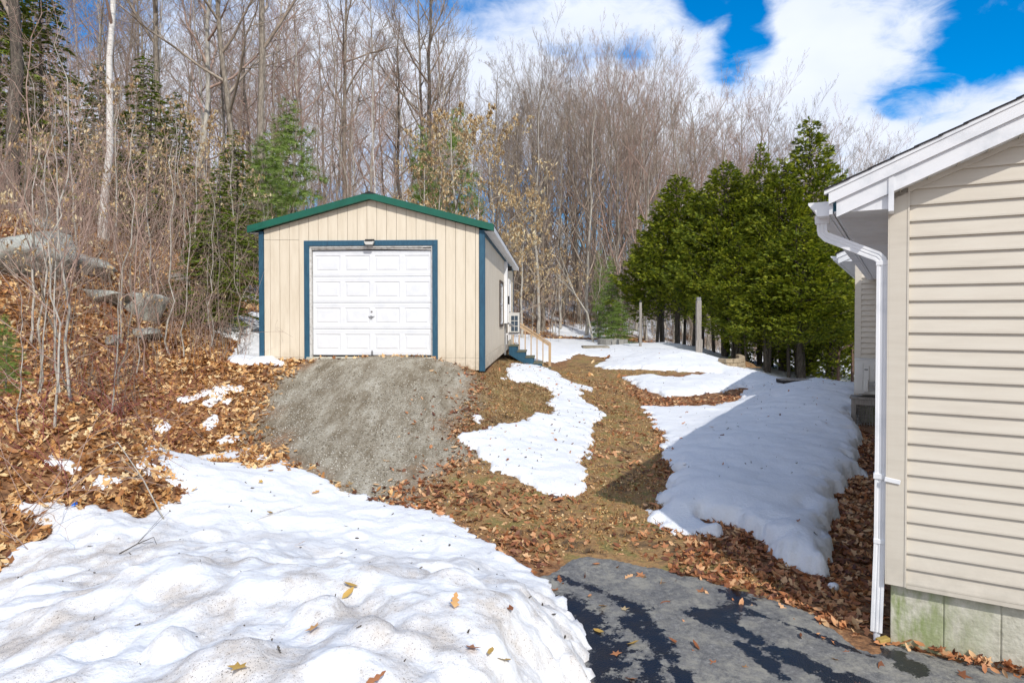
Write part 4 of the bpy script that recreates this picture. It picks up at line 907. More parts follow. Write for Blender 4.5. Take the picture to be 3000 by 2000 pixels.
# concrete step pad, window-well hole
p = at(1744, 1042, 27); z = float(surf(p[0], p[1]))
b = MB(); b.box(-.55, .55, -.35, .35, -.15, .07); q = b.build('stepping_slab', MT['pebble'], None, .02); q.location = (p[0], p[1], z); tag(q, 'flat pebbled concrete slab at the far end of the path', 'slab')
p = hit(2325, 1115, surf); z = float(surf(p[0], p[1]))
t = thing('drain_cover', 'dark slatted drain cover sunk in the shaded snow', 'drain cover', (p[0], p[1], z), 0)
b = MB(); b.box(-.4, .4, -.25, .25, -.06, .03); b.build('well_frame', MT['dark'], t, .01)
for k in range(5):
    b = MB(); b.box(-.42, .42, -.24 + k * .1, -.19 + k * .1, .031, .055); b.build('slat', MT['oldwood'], t)
# far wooden railing beyond brow
pa, pb = at(2456, 1060, 24), at(2489, 1060, 24.2)
t = thing('deck_railing', 'thin brown wooden railing behind the rear corner of the house', 'railing', (pa[0], pa[1], -2.6))
for px_, zt in ((0, at(2456, 1028, 24)[2]), (pb[0] - pa[0], at(2489, 1010, 24)[2])):
    b = MB(); b.box(px_ - .04, px_ + .04, -.04, .04, 0, zt + 2.6); b.build('rail_post', MT['rustrail'], t)
z0 = at(2456, 1026, 24)[2] + 2.6; z1 = at(2489, 1008, 24)[2] + 2.6; sl_ = (z1 - z0) / (pb[0] - pa[0])
b = MB(); b.bar((-.35, 0, z0 - .35 * sl_), (1.3, 0, z0 + 1.3 * sl_), .09, .05); b.build('top_rail', MT['rustrail'], t)
# blue scrap
p = hit(217, 1485); me = npmesh('plastic_scrap', [(-.05, 0, 0), (.05, .01, .01), (.035, .03, .06), (-.04, .02, .05), (0, .05, .0)], [(0, 1, 2), (0, 2, 3), (1, 4, 2), (3, 2, 4)], MT['litterblue'])
q = link('plastic_scrap', me, None, (p[0], p[1], p[2] + .01)); q.scale = (.6, .6, .6); tag(q, 'small bright blue plastic scrap at the snow edge', 'litter')

# ------------------------------------------------------------ boulders
def boulder(u, v, D, sx, sy, sz, label, seed):
    p = at(u, v, D); g = np.random.default_rng(seed)
    import bmesh
    bm = bmesh.new(); bmesh.ops.create_icosphere(bm, subdivisions=4, radius=1)
    V = np.array([x.co[:] for x in bm.verts]); F = np.array([[x.index for x in f.verts] for f in bm.faces]); bm.free()
    off = g.uniform(0, 50)
    n = fbm(V[:, 0] + V[:, 2] * .7 + off, V[:, 1] - V[:, 2] * .6 + off, 1.3, 6, seed % 7, .6)
    V = V * (1 + .42 * n[:, None]); 
    for k in range(12):
        d = g.normal(size=3); d /= np.linalg.norm(d); m = V @ d; lim = g.uniform(.42, .8); V = V - np.maximum(m - lim, 0)[:, None] * d * .95
    V = V * np.array([sx, sy, sz])
    z = float(gz(p[0], p[1])) + sz * .1
    o = link('boulder', npmesh('boulder', V, F, MT['rock'], True), None, (p[0], p[1], min(z - sz * .2, p[2] + .05)), g.uniform(0, 6)); tag(o, label, 'boulder', 'grey boulders on the leafy bank')
boulder(55, 715, 12.0, 1.15, .85, .72, 'largest pale lichen boulder at the left edge of the photo', 1)
boulder(225, 755, 13.2, .95, .7, .42, 'mid-sized flat grey boulder between the two big ones', 2)
boulder(400, 795, 13.0, .85, .6, .5, 'rounded pale grey boulder nearest the garage side', 3)
boulder(300, 830, 12.6, .7, .5, .22, 'long low slab of grey rock below the boulders', 4)
boulder(420, 925, 12.2, .35, .3, .16, 'small grey rock poking out of leaves mid slope', 5)
boulder(330, 945, 11.6, .35, .25, .13, 'small flat rock in the leaves left of mid slope', 6)
boulder(530, 770, 17, .5, .4, .25, 'small pale rock behind the hemlock sapling', 8)
boulder(130, 640, 15, .6, .5, .35, 'pale rock high on the bank behind largest boulder', 9)

# ------------------------------------------------------------ leaf litter, gravel, grass
def template(kind):
    if kind == 'maple':
        a = np.arange(10) * 2 * np.pi / 10 + np.pi / 2; r = np.where(np.arange(10) % 2 == 0, 1.0, .45) * np.array([1.1, 1, .95, 1, .7, .6, .7, 1, .95, 1])
        V = np.stack([r * np.cos(a), r * np.sin(a), .28 * (r - .4)], -1); V = np.vstack([[0, 0, 0], V]); F = [(0, i + 1, (i + 1) % 10 + 1) for i in range(10)]
    elif kind == 'oak':
        xs = np.array([-1.1, -.75, -.5, -.2, .1, .45, .75, 1.05]); w = np.array([.04, .3, .18, .5, .26, .55, .25, .02]); V = []
        for i, x in enumerate(xs): V += [(x, w[i], .18 * w[i] + .15 * x * x), (x, -w[i], .18 * w[i] + .15 * x * x)]
        F = []
        for i in range(7): a = 2 * i; F += [(a, a + 2, a + 3), (a, a + 3, a + 1)]
        V = np.array(V)
    else:
        V = np.array([(-1, 0, .2), (-.4, .38, .18), (.4, .34, .22), (1, 0, .3), (.4, -.34, .2), (-.4, -.38, .25), (0, 0, 0)]); F = [(6, i, (i + 1) % 6) for i in range(6)]
    return V, np.array(F)
def rotm(yaw, pit, rol):
    cy_, sy_ = np.cos(yaw), np.sin(yaw); cp, sp = np.cos(pit), np.sin(pit); cr_, sr = np.cos(rol), np.sin(rol); o = np.zeros((len(yaw), 3, 3))
    o[:, 0, 0] = cy_ * cp; o[:, 0, 1] = cy_ * sp * sr - sy_ * cr_; o[:, 0, 2] = cy_ * sp * cr_ + sy_ * sr
    o[:, 1, 0] = sy_ * cp; o[:, 1, 1] = sy_ * sp * sr + cy_ * cr_; o[:, 1, 2] = sy_ * sp * cr_ - cy_ * sr
    o[:, 2, 0] = -sp; o[:, 2, 1] = cp * sr; o[:, 2, 2] = cp * cr_; return o
def instance_np(tv, tf, P, Rm, S):
    V = np.einsum('nij,kj->nki', Rm, tv) * (S[:, None, None] if S.ndim == 1 else S[:, None, :]) + P[:, None]
    F = tf[None] + (np.arange(len(P)) * len(tv))[:, None, None]; return V.reshape(-1, 3), F.reshape(-1, tf.shape[1])
def scatter(name, tmpl, P, size, tilt, m, label, jit=.4, flat=None):
    n = len(P); Vs = []; Fs = []; off = 0; kinds = rng.integers(0, len(tmpl), n)
    for k, (tv, tf) in enumerate(tmpl):
        q = P[kinds == k]; c = len(q)
        if c == 0: continue
        S = size * rng.uniform(1 - jit, 1 + jit, c); Rm = rotm(rng.uniform(0, 6.28, c), rng.normal(0, tilt, c), rng.normal(0, tilt, c))
        q = q + np.array([0, 0, 1]) * (S * rng.uniform(.05, .45, c))[:, None]
        V, F = instance_np(tv, tf, q, Rm, S); Vs.append(V); Fs.append(F + off); off += len(V)
    o = link(name, npmesh(name, np.concatenate(Vs), np.concatenate(Fs), m)); tag(o, label, kind='stuff'); return o
house_poly = [tuple(HC + hb * .05), tuple(HC + ha * 5), tuple(HC + ha * 5 + hb * 10), tuple(HC + hb * 10.2)]
def sample(n, x0, x1, y0, y1, dens):
    x = rng.uniform(x0, x1, n); y = rng.uniform(y0, y1, n); k = rng.random(n) < dens(x, y); x, y = x[k], y[k]
    ok = sdist(x, y, gar_poly) < -.03; ok &= sdist(x, y, house_poly) < -.02
    for p_ in _big: ok &= p_.h(x, y) < .02
    x, y = x[ok], y[ok]; return np.stack([x, y, gz(x, y)], -1)
TM = [template('maple'), template('oak'), template('beech')]
def d_left(x, y):
    g = sdist(x, y, gravel_poly); a = sdist(x, y, asph_poly); p_ = sdist(x, y, path_poly)
    d = sstep(g + .25 * fbm(x, y, 2, 3), .35, -.25) * sstep(a, .05, -.05) * sstep(p_ + .3 * fbm(x, y, 1.5, 3, 2), .3, -.2)
    return d * np.where((x < -1.4) , 1, 0) * np.clip(10.5 / np.maximum(np.hypot(x, y), 5), .2, 1)
P = sample(130000, -15, -1.4, 4.0, 22, d_left)
scatter('leaf_litter', TM, P, .050, .6, MT['leaf'], 'dense orange-brown fallen leaves covering the left bank')
def d_path(x, y):
    g = sdist(x, y, gravel_poly); a = sdist(x, y, asph_poly); n = fbm(x, y, 1.4, 4, 3)
    pin = sdist(x, y, path_poly)
    edge = sstep(np.abs(g), .45, .05) * .35
    d = np.clip(.22 + .6 * sstep(n, -.1, .3) + edge, 0, 1) * np.where(pin > .1, .20, .9)
    d = d * sstep(g, .3, -.2) + (g > 0) * .035
    d = d * np.where(a > .04, .02 + .05 * (a < .35), 1)
    # thick leaves round the snow bank foot and along the house
    q = -((x - HC[0]) * ha[0] + (y - HC[1]) * ha[1]); d = np.where((q < 1.8) & (q > -.1) & (y > 5) & (a < .1), 1.0, d)
    d = np.where((y > 6.2) & (y < 8.2) & (a < 0) & (x < .8), np.maximum(d, .33 + .5 * n), d)
    return d * (x > -1.7) * np.clip(9 / np.maximum(y, 4), .3, 1)
P = sample(90000, -1.7, 6.9, 4.2, 20, d_path)
scatter('leaf_scatter', [template('maple'), template('beech'), template('beech'), template('oak')], P, .040, .45, MT['leafred'], 'red-brown maple leaves scattered over the path and lawn', .55)
P = sample(75000, -1.7, 5, 5.2, 22, lambda x, y: sstep(sdist(x, y, path_poly), -.6, .1) * (sdist(x, y, asph_poly) < -.02) * np.clip(8 / y, .3, 1) * (.12 + .88 * sstep(fbm(x, y, 2.2, 4, 40), -.1, .35)) * np.where(sdist(x, y, gravel_poly) > 0, .15, 1))
scatter('leaf_crumbs', [template('beech'), template('maple')], P, .017, .5, MT['leaf'], 'small crumbled leaf bits and wood flecks on the path', .6)
# leaves drifted against the foundation
x = rng.uniform(.1, 3, 500); y = -np.abs(rng.normal(0, .05, 500)) - .0; w_ = HC[None] + ha[None] * x[:, None] + hb[None] * (y + .02)[:, None]
P = np.stack([w_[:, 0], w_[:, 1], gz(w_[:, 0], w_[:, 1]) + .02 + rng.uniform(0, .02, 500)], -1)[rng.random(500) < .35 + .5 * (x > .3)]
scatter('leaf_drift', TM, P, .035, .6, MT['leafred'], 'narrow drift of leaves along the concrete foundation')
# gravel stones
oc = np.array([(1, 0, 0), (0, 1, 0), (-1, 0, 0), (0, -1, 0), (0.1, .1, .7), (0, 0, -.5)]); of = np.array([(0, 1, 4), (1, 2, 4), (2, 3, 4), (3, 0, 4), (1, 0, 5), (2, 1, 5), (3, 2, 5), (0, 3, 5)])
P = sample(52000, -5.6, 0.2, 7.2, 13.6, lambda x, y: sstep(sdist(x, y, gravel_poly) + .55 * fbm(x, y, 1.3, 5, 5), -.75, .75) * (.35 + .65 * sstep(fbm(x, y * .5, 1.2, 4, 44), -.35, .25)) * np.clip(9.5 / y, .4, 1))
scatter('gravel', [(oc, of)], P, .0095, .6, MT['pebble'], 'grey crushed stone of the garage ramp', .6)
# grass blades
bt = np.array([(-.12, 0, 0), (.12, 0, 0), (.25, .3, .8)]); bf = np.array([(0, 1, 2)])
def d_grass(x, y):
    g = sdist(x, y, gravel_poly); a = sdist(x, y, asph_poly); p_ = sdist(x, y, path_poly)
    return sstep(p_ + .3, -.1, .4) * sstep(g, .25, -.25) * (a < -.02) * (.15 + .85 * sstep(fbm(x, y, 1.3, 4, 6), -.25, .2)) * np.clip(9 / y, .35, 1)
P = sample(95000, -2.4, 4.5, 5.5, 23, d_grass)
scatter('grass', [(bt, bf)], P, .042, .7, MT['grass'], 'short matted brown and green grass on the path', .5)
P = sample(26000, -1.6, 1.2, 9.5, 22, lambda x, y: sstep(sdist(x, y, mid_poly), 1.6, -.2) * sstep(sdist(x, y, gravel_poly), .2, -.2) * .9)
scatter('grass', [(bt * np.array([1, 1.6, 1.2]), bf)], P, .055, .9, mat('straw_grass', [(.12, .08, .03), (.30, .20, .09), (.48, .36, .19)], .7, 1.1, island=.7, transl=.2), 'longer straw-coloured grass on bank beside the garage', .5)
# forest floor litter far
P = sample(26000, -26, 14, 20, 48, lambda x, y: .5 * (fbm(x, y, .35, 4, 8) < -.05) + .5 * (x < -3))
scatter('forest_litter', [TM[2]], P, .10, .4, MT['leaf'], 'coarse layer of leaves on the forest floor')

def sn_sample(n, x0, x1, y0, y1, P_):
    x = rng.uniform(x0, x1, n); y = rng.uniform(y0, y1, n); k = P_.h(x, y) > .01; x, y = x[k], y[k]
    k = (sdist(x, y, house_poly) < -.1) & (sdist(x, y, gar_poly) < -.1); x, y = x[k], y[k]; return np.stack([x, y, surf(x, y)], -1)
P = np.concatenate([sn_sample(260, -5, 1, 3, 9, P_pile), sn_sample(900, -2, 2, 8, 19, P_mid), sn_sample(700, 1, 9, 5.5, 26, P_yard)])
scatter('leaf_specks', [template('beech'), template('oak')], P, .014, .6, MT['barkdark'], 'tiny dark bark flecks and leaf bits strewn on the snow', .7)
P = np.concatenate([sn_sample(160, -2, 2, 8, 19, P_mid), sn_sample(90, 1, 9, 5.5, 26, P_yard)])
scatter('leaf_specks', TM, P, .035, .5, MT['leafred'], 'few brown leaves strewn on the melting snow patches', .4)
# single leaves lying on the snow bank and the asphalt
lbl = [(805, 1345, 'leafyel', 'beech', 'yellow leaf on the snow bank, upper of the close pair'), (800, 1368, 'leafyel', 'beech', 'yellow leaf on the snow bank, lower of the close pair'),
       (720, 1445, 'leaf', 'maple', 'small brown leaf left of the centre pit of the snow bank'), (1083, 1490, 'leafred', 'maple', 'dark red maple leaf standing up near the snow bank right end'),
       (1128, 1497, 'leafyel', 'beech', 'pale yellow leaf beside the dark red maple leaf'), (1158, 1520, 'leafyel', 'oak', 'curled tan leaf nearest the snow bank right tip'),
       (863, 1565, 'leafred', 'oak', 'brown leaf low on the bank at the bottom edge'), (548, 1530, 'leafyel', 'maple', 'tiny yellow leaf low on the snow bank'),
       (600, 1107, 'leafyel', 'maple', 'light leaf on smooth snow near the gravel corner'), (725, 1130, 'leaf', 'oak', 'brown leaf on smooth snow at the gravel edge'),
       (1170, 1397, 'leafred', 'beech', 'orange leaf on the right flank of the snow bank'), (1275, 1355, 'leafred', 'maple', 'orange maple leaf between snow bank and asphalt'),
       (1433, 1398, 'beechleaf', 'maple', 'pale upright leaf on the dark wet asphalt streak'), (1375, 1450, 'leafyel', 'beech', 'small yellow leaf on wet asphalt beside the bank'),
       (1415, 1500, 'leafred', 'maple', 'orange maple leaf on wet asphalt near bottom edge'), (1455, 1480, 'leafyel', 'beech', 'narrow tan leaf right of the orange maple leaf'),
       (1610, 1358, 'leafred', 'maple', 'broad orange leaf at the grassy rim of the asphalt'), (1690, 1357, 'leafred', 'oak', 'long orange leaf on the rim above the blue-black puddle'),
       (690, 1250, 'leaf', 'oak', 'tiny brown leaf on the snow bank crest'), (1045, 1385, 'leaf', 'oak', 'small tan leaf on the lumpy middle of the bank'),
       (1385, 1395, 'leaf', 'oak', 'brown curled leaf beside the first wet streak'), (620, 1180, 'leafyel', 'beech', 'small tan leaf on the smooth back of the snow bank')]
for (u, v, mm, kd, lb) in lbl:
    p = hit(u * K, v * K, lambda x, y: surf(x, y) + .012); tv, tf = template(kd); s = random.uniform(.042, .06)
    Rm = rotm(np.array([random.uniform(0, 6)]), np.array([random.uniform(-.5, .5)]), np.array([random.uniform(-.5, .5)])); V, F = instance_np(tv, tf, np.zeros((1, 3)), Rm, np.array([s]))
    V = V - np.array([0, 0, V[:, 2].min()])
    o = link('fallen_leaf', npmesh('fallen_leaf', V, F, MT[mm]), None, tuple(p)); tag(o, lb, 'leaf', 'single leaves on snow and asphalt')
for (u, v, r, lb) in [(1915, 1352, .045, 'lone snow lump on leaves beside the downspout'), (1572, 1067, .03, 'small ice lump at the edge of the path shadow')]:
    p = hit(u * K, v * K, surf); import bmesh
    bm = bmesh.new(); bmesh.ops.create_icosphere(bm, subdivisions=3, radius=1); V = np.array([x.co[:] for x in bm.verts]); F = np.array([[x.index for x in f.verts] for f in bm.faces]); bm.free()
    V = V * (1 + .25 * fbm(V[:, 0] + V[:, 2], V[:, 1] - V[:, 2] + u, 1.2, 3))[:, None] * np.array([r, r, r * .8]); tag(link('snow_lump', npmesh('snow_lump', V, F, MT['snow'], True), None, (p[0], p[1], p[2] + r * .5)), lb, 'snow lump')

# ------------------------------------------------------------ trees
def unit(v): return v / (np.linalg.norm(v) + 1e-9)
class Tree:
    """branching skeleton; level 0 goes to trunk mesh, others to crown mesh"""
    def __init__(s, seed, H, r0, n=(16, 6, 5, 4), f0=.3, ang=(35, 40, 40, 40), ln=(.36, .5, .5, .5), wander=.03, up=.25, rmin=.004, taper=.8, lean=(0, 0), minsides=3, shape=.8):
        s.g = np.random.default_rng(seed); s.trunk = Tubes(); s.crown = Tubes(); s.tips = []; s.n = n; s.f0 = f0; s.ang = ang; s.ln = ln; s.up = up; s.rmin = rmin; s.shape = shape
        k = 13; z = np.linspace(0, 1, k); wn = np.cumsum(s.g.normal(0, wander, (k, 2)) * H / k * 3, 0) * .6
        P = np.stack([wn[:, 0] + lean[0] * H * z ** 1.3, wn[:, 1] + lean[1] * H * z ** 1.3, z * H], -1); P[0, 2] = -.25; P[0, :2] = P[1, :2] * .3
        r = r0 * (1 - z * taper) ; r[0] *= 1.35; r[-1] = rmin
        s.trunk.add(P, r, 7); s.H = H
        s.kids(P, r, 0, H)
    def kids(s, P, r, lv, L_):
        if lv >= len(s.n): s.tips.append(P); return
        g = s.g; n = max(1, int(round(s.n[lv] * g.uniform(.75, 1.25)))); f0 = s.f0 if lv == 0 else .25
        fs = f0 + (1 - f0) * (np.arange(n) + g.uniform(0, 1, n)) / n * .98
        az0 = g.uniform(0, 6.28)
        for i, f in enumerate(fs):
            t = f * (len(P) - 1); j = min(int(t), len(P) - 2); q = P[j] + (P[j + 1] - P[j]) * (t - j); rr = r[j] + (r[j + 1] - r[j]) * (t - j)
            d = unit(P[j + 1] - P[j]); az = az0 + i * 2.4 + g.normal(0, .4)
            ref = np.array([1, 0, 0]) if abs(d[0]) < .8 else np.array([0, 1, 0]); a = unit(np.cross(d, ref)); b = np.cross(d, a)
            th = R(s.ang[lv]) * g.uniform(.7, 1.3); dd = d * math.cos(th) + (a * math.cos(az) + b * math.sin(az)) * math.sin(th)
            if lv == 0: ln = s.H * s.ln[0] * (1 - .8 * (max(0, f - .25)) ** s.shape) * g.uniform(.65, 1.15)
            else: ln = L_ * s.ln[lv] * g.uniform(.6, 1.2) * (1.1 - .5 * f)
            m = (7, 5, 4, 3, 3)[lv]; Q = [q]; cur = dd
            for _ in range(m - 1):
                cur = unit(cur + np.array([0, 0, s.up / (m - 1) * 2]) + g.normal(0, .13, 3)); Q.append(Q[-1] + cur * ln / (m - 1))
            Q = np.array(Q); r1 = max(rr * (.62 if lv == 0 else .6), s.rmin * 1.1); rad = np.linspace(r1, s.rmin, m)
            s.crown.add(Q, rad, 5 if lv == 0 else 3)
            s.kids(Q, rad, lv + 1, ln)
def reg_tree(name, T, mt, mc, leafmesh=None):
    return (T.trunk.mesh('trunk', MT[mt]), T.crown.mesh('crown', MT[mc]), leafmesh)
def place(name, meshes, loc, rz, sc, label, cat, group, lean=None, foliage='foliage'):
    t = thing(name, label, cat, loc, rz, group)
    if isinstance(sc, tuple): t.scale = sc
    else: t.scale = (sc, sc, sc)
    if lean: t.rotation_euler = (lean[0], lean[1], rz)
    link('trunk', meshes[0], t)
    if meshes[1]: link('crown', meshes[1], t)
    if meshes[2]: link(foliage, meshes[2], t)
    return t
# forest variants, height 16 m
FV = []
for i in range(5): FV.append(reg_tree('t', Tree(100 + i, 16, .115, (17, 7, 6, 4), .28, (50, 44, 42, 44), (.36, .52, .5, .5), .045, .25), ['bark', 'barkpale', 'bark', 'barkdark', 'barkpale'][i], ['twig', 'twigred', 'twig', 'twig', 'twigred'][i]))
# broad vase-shaped crowns (edge trees)
BV = []
for i in range(3): BV.append(reg_tree('t', Tree(200 + i, 15, .13, (13, 6, 6, 4), .16, (40, 32, 34, 38), (.66, .5, .5, .45), .05, .42, shape=1.0), ['bark', 'barkpale', 'bark'][i], ['twig', 'twig', 'twigred'][i]))
# slender poles
SV = []
for i in range(4): SV.append(reg_tree('t', Tree(300 + i, 12, .055, (15, 5, 4), .3, (45, 42, 42), (.26, .5, .5), .06, .3), ['barkpale', 'bark', 'barkpale', 'bark'][i], ['twigred', 'twig', 'twig', 'twigred'][i]))
# big old trees
OV = [reg_tree('t', Tree(400, 19, .22, (17, 7, 6, 4), .30, (45, 40, 38, 40), (.50, .5, .5, .45), .03, .5, rmin=.0055), 'barkdark', 'twig'),
      reg_tree('t', Tree(402, 19, .165, (15, 7, 6, 4), .42, (50, 40, 38, 40), (.42, .5, .5, .45), .02, .35, rmin=.0055), 'bark', 'twig')]
BI = [reg_tree('t', Tree(500, 17, .17, (13, 5, 5, 3), .35, (50, 40, 40, 40), (.3, .5, .5, .5), .03, .3), 'birch', 'twigred'),
      reg_tree('t', Tree(501, 9, .05, (12, 4, 4), .35, (30, 40, 40), (.3, .5, .5), .02, .4), 'birch', 'twigred')]
# saplings / brush, height 5
SP = []
for i in range(5): SP.append(reg_tree('t', Tree(600 + i, 5, .020, (12, 4, 3), .2, (42, 45, 45), (.40, .5, .5), .11, .22, rmin=.002), ['barkpale', 'bark', 'barkpale', 'twigred', 'barkpale'][i], ['twigred', 'twig', 'twigred', 'twigred', 'twig'][i]))
def leaf_on(T, dens, size, m, droop=.5, seed=1, tk='beech', mf=None):
    g = np.random.default_rng(seed); P = []
    for Q in T.tips:
        if g.random() > dens: continue
        k = g.integers(1, 4)
        for _ in range(k):
            f = g.random(); P.append(Q[0] + (Q[-1] - Q[0]) * f)
    P = np.array(P); n = len(P); tv, tf = template(tk)
    Rm = rotm(g.uniform(0, 6.28, n), g.normal(1.0, .5, n) * droop * 2, g.normal(0, .6, n)); V, F = instance_np(tv * np.array([1, .8, 1]), tf, P, Rm, size * g.uniform(.6, 1.3, n)); return npmesh('foliage', V, F, m)
# beech with clinging dead leaves
_t = Tree(700, 9, .09, (16, 6, 5, 3), .12, (55, 40, 40, 40), (.42, .5, .5, .5), .04, .15); BE1 = reg_tree('t', _t, 'barkpale', 'twig', leaf_on(_t, 1.0, .085, MT['beechleaf']))
_t = Tree(701, 5, .032, (13, 5, 4), .15, (55, 40, 40), (.4, .5, .5), .05, .1, rmin=.0025); BE2 = reg_tree('t', _t, 'barkpale', 'twigred', leaf_on(_t, .9, .06, MT['beechleaf']))
_t = Tree(702, 3.2, .018, (9, 3, 2), .2, (55, 40, 40), (.4, .5, .5), .06, .1, rmin=.002); BE3 = reg_tree('t', _t, 'barkpale', 'twigred', leaf_on(_t, .5, .05, MT['beechleaf'], seed=5))

# evergreen builders ----------------------------------------------------------
def spray_template(n=7, w=.06):
    """flat fan of narrow fingers, tip direction +x, length 1"""
    V = []; F = []
    for i in range(n):
        a = (i / (n - 1) - .5) * 1.7; L_ = 1 - .35 * abs(i / (n - 1) - .5) * 2; d = np.array([math.cos(a), math.sin(a)]); p_ = np.array([-d[1], d[0]]); o = np.array([.25 * (1 - abs(a)), 0])
        b_ = len(V); base = o * (i % 2) ; tip = o + d * L_ * .8; mid = o + d * L_ * .45
        V += [(*base, 0), (*(mid + p_ * w), .05), (*tip, -.12), (*(mid - p_ * w), .05)]; F += [(b_, b_ + 3, b_ + 2), (b_, b_ + 2, b_ + 1)]
    return np.array(V, float), np.array(F)
SPRAY = spray_template()
def orient(d, roll):
    """matrices with local x along d, local y roughly horizontal, rolled"""
    d = d / (np.linalg.norm(d, axis=1, keepdims=True) + 1e-9); up = np.array([0, 0, 1.]); y = np.cross(up[None], d); y /= (np.linalg.norm(y, axis=1, keepdims=True) + 1e-9); z = np.cross(d, y)
    c, s_ = np.cos(roll)[:, None], np.sin(roll)[:, None]; y2 = y * c + z * s_; z2 = -y * s_ + z * c; return np.stack([d, y2, z2], -1)
def conifer(seed, H, Rmax, nb, ns, size, z0=.12, prof='cedar', mf='cedar', mtrunk='barkdark', r0=.12, stems=1, tiltup=.5, needle=False):
    g = np.random.default_rng(seed); trs = []; cr = Tubes(); P = []; D = []
    z = np.linspace(0, 1, 9); 
    for k in range(stems):
        o = g.normal(0, .35, 2) * (k > 0); ln = g.normal(0, .03, 2); Q = np.stack([o[0] + ln[0] * H * z, o[1] + ln[1] * H * z, z * H * (.96 if k == 0 else g.uniform(.6, .85))], -1); Q[0, 2] = -.5
        tr = Tubes(); tr.add(Q, r0 * (1 if k == 0 else .6) * (1 - .93 * z), 7); trs.append(tr.mesh('trunk', MT[mtrunk]))
    for i in range(nb):
        f = z0 + (1 - z0) * ((i + g.random()) / nb) ** .85; az = i * 2.4 + g.normal(0, .3)
        e = (1 - f) / (1 - z0)
        if prof == 'cedar': rad = Rmax * min(1, (e * 1.25) ** .72) * (.80 + .2 * min(1, (f - z0) / .12 + .3))
        elif prof == 'hemlock': rad = Rmax * e ** .85
        else: rad = Rmax * e ** .7
        rad *= g.uniform(.72, 1.15) if prof == 'cedar' else g.uniform(.4, 1.2)
        d = np.array([math.cos(az), math.sin(az), 0]); slope = tiltup * g.uniform(.5, 1.3)
        zb_ = f * H - (rad * slope * .6 if prof == 'cedar' else 0)
        m = 6; t = np.linspace(0, 1, m)
        Q = np.stack([d[0] * rad * t, d[1] * rad * t, zb_ + rad * slope * t ** (1.4 if prof == 'cedar' else 1) - (rad * .35 * t ** 2 if prof != 'cedar' else 0)], -1)
        Q[:, :2] += g.normal(0, .03, (m, 2)) * rad
        cr.add(Q, np.linspace(.022, .005, m) * (H / 8), 3)
        k = max(3, int(ns * (rad / Rmax) ** 1.1 * g.uniform(.7, 1.3)))
        tt = 1 - g.random(k) ** 1.5 * (.75 if prof == 'cedar' else .85); j = np.clip((tt * (m - 1)).astype(int), 0, m - 2); fr = tt * (m - 1) - j
        q = Q[j] + (Q[j + 1] - Q[j]) * fr[:, None]; sp = rad * .20 * (1.15 - tt)[:, None] + .10
        side = np.stack([-np.full(k, d[1]), np.full(k, d[0]), np.zeros(k)], -1) * g.normal(0, 1, (k, 1)) * sp * 1.1; vz = np.stack([np.zeros(k), np.zeros(k), g.normal(0, .55 if prof == 'cedar' else .12, k)], -1) * sp
        q = q + side + vz; out_ = d[None] * .9 + side / (sp + 1e-6) * .5 + np.stack([np.zeros(k), np.zeros(k), g.normal(.25 if prof == 'cedar' else -.12, .45 if prof == 'cedar' else .15, k)], -1)
        P.append(q); D.append(out_)
    P = np.concatenate(P); D = np.concatenate(D); n = len(P)
    if needle:
        NV = []; NF = []
        for i in range(9):
            a = i * 2 * math.pi / 9; c = .55; dv = np.array([c, math.cos(a) * .7, math.sin(a) * .7]); pv = np.array([0, -math.sin(a), math.cos(a)]) * .035; b_ = len(NV); NV += [tuple(pv), tuple(-pv), tuple(dv)]; NF += [(b_, b_ + 1, b_ + 2)]
        tv, tf = np.array(NV), np.array(NF)
    else: tv, tf = SPRAY
    roll = g.normal(0, .9 if prof == 'cedar' else .25, n)
    V, F = instance_np(tv, tf, P, orient(D, roll), size * g.uniform(.65, 1.35, n))
    return trs, cr.mesh('limbs', MT['barkdark']), npmesh('foliage', V, F, MT[mf])
CE = [conifer(900 + i, 8.5, 2.5, 170, 82, .19, .25, 'cedar', 'cedar', stems=4, r0=.14) for i in range(3)]
CE.append(conifer(905, 8.5, 2.1, 180, 78, .18, .03, 'cedar', 'cedar', stems=3, r0=.14))
HE = [conifer(920 + i, 7, 1.9, 110, 90, .15, .04, 'hemlock', 'hemlock', stems=1, r0=.09, tiltup=.15) for i in range(2)]
PI_ = [conifer(940 + i, 5, 1.35, 70, 52, .20, .05, 'pine', 'pine', mtrunk='bark', stems=1, r0=.06, tiltup=.35, needle=True) for i in range(2)]
def place3(name, m, loc, rz, sc, label, cat, group):
    t = thing(name, label, cat, loc, rz, group); t.scale = sc if isinstance(sc, tuple) else (sc,) * 3
    for q_ in m[0]: link('trunk', q_, t)
    link('limbs', m[1], t)['kind'] = 'stuff'; link('foliage', m[2], t)['kind'] = 'stuff'; return t

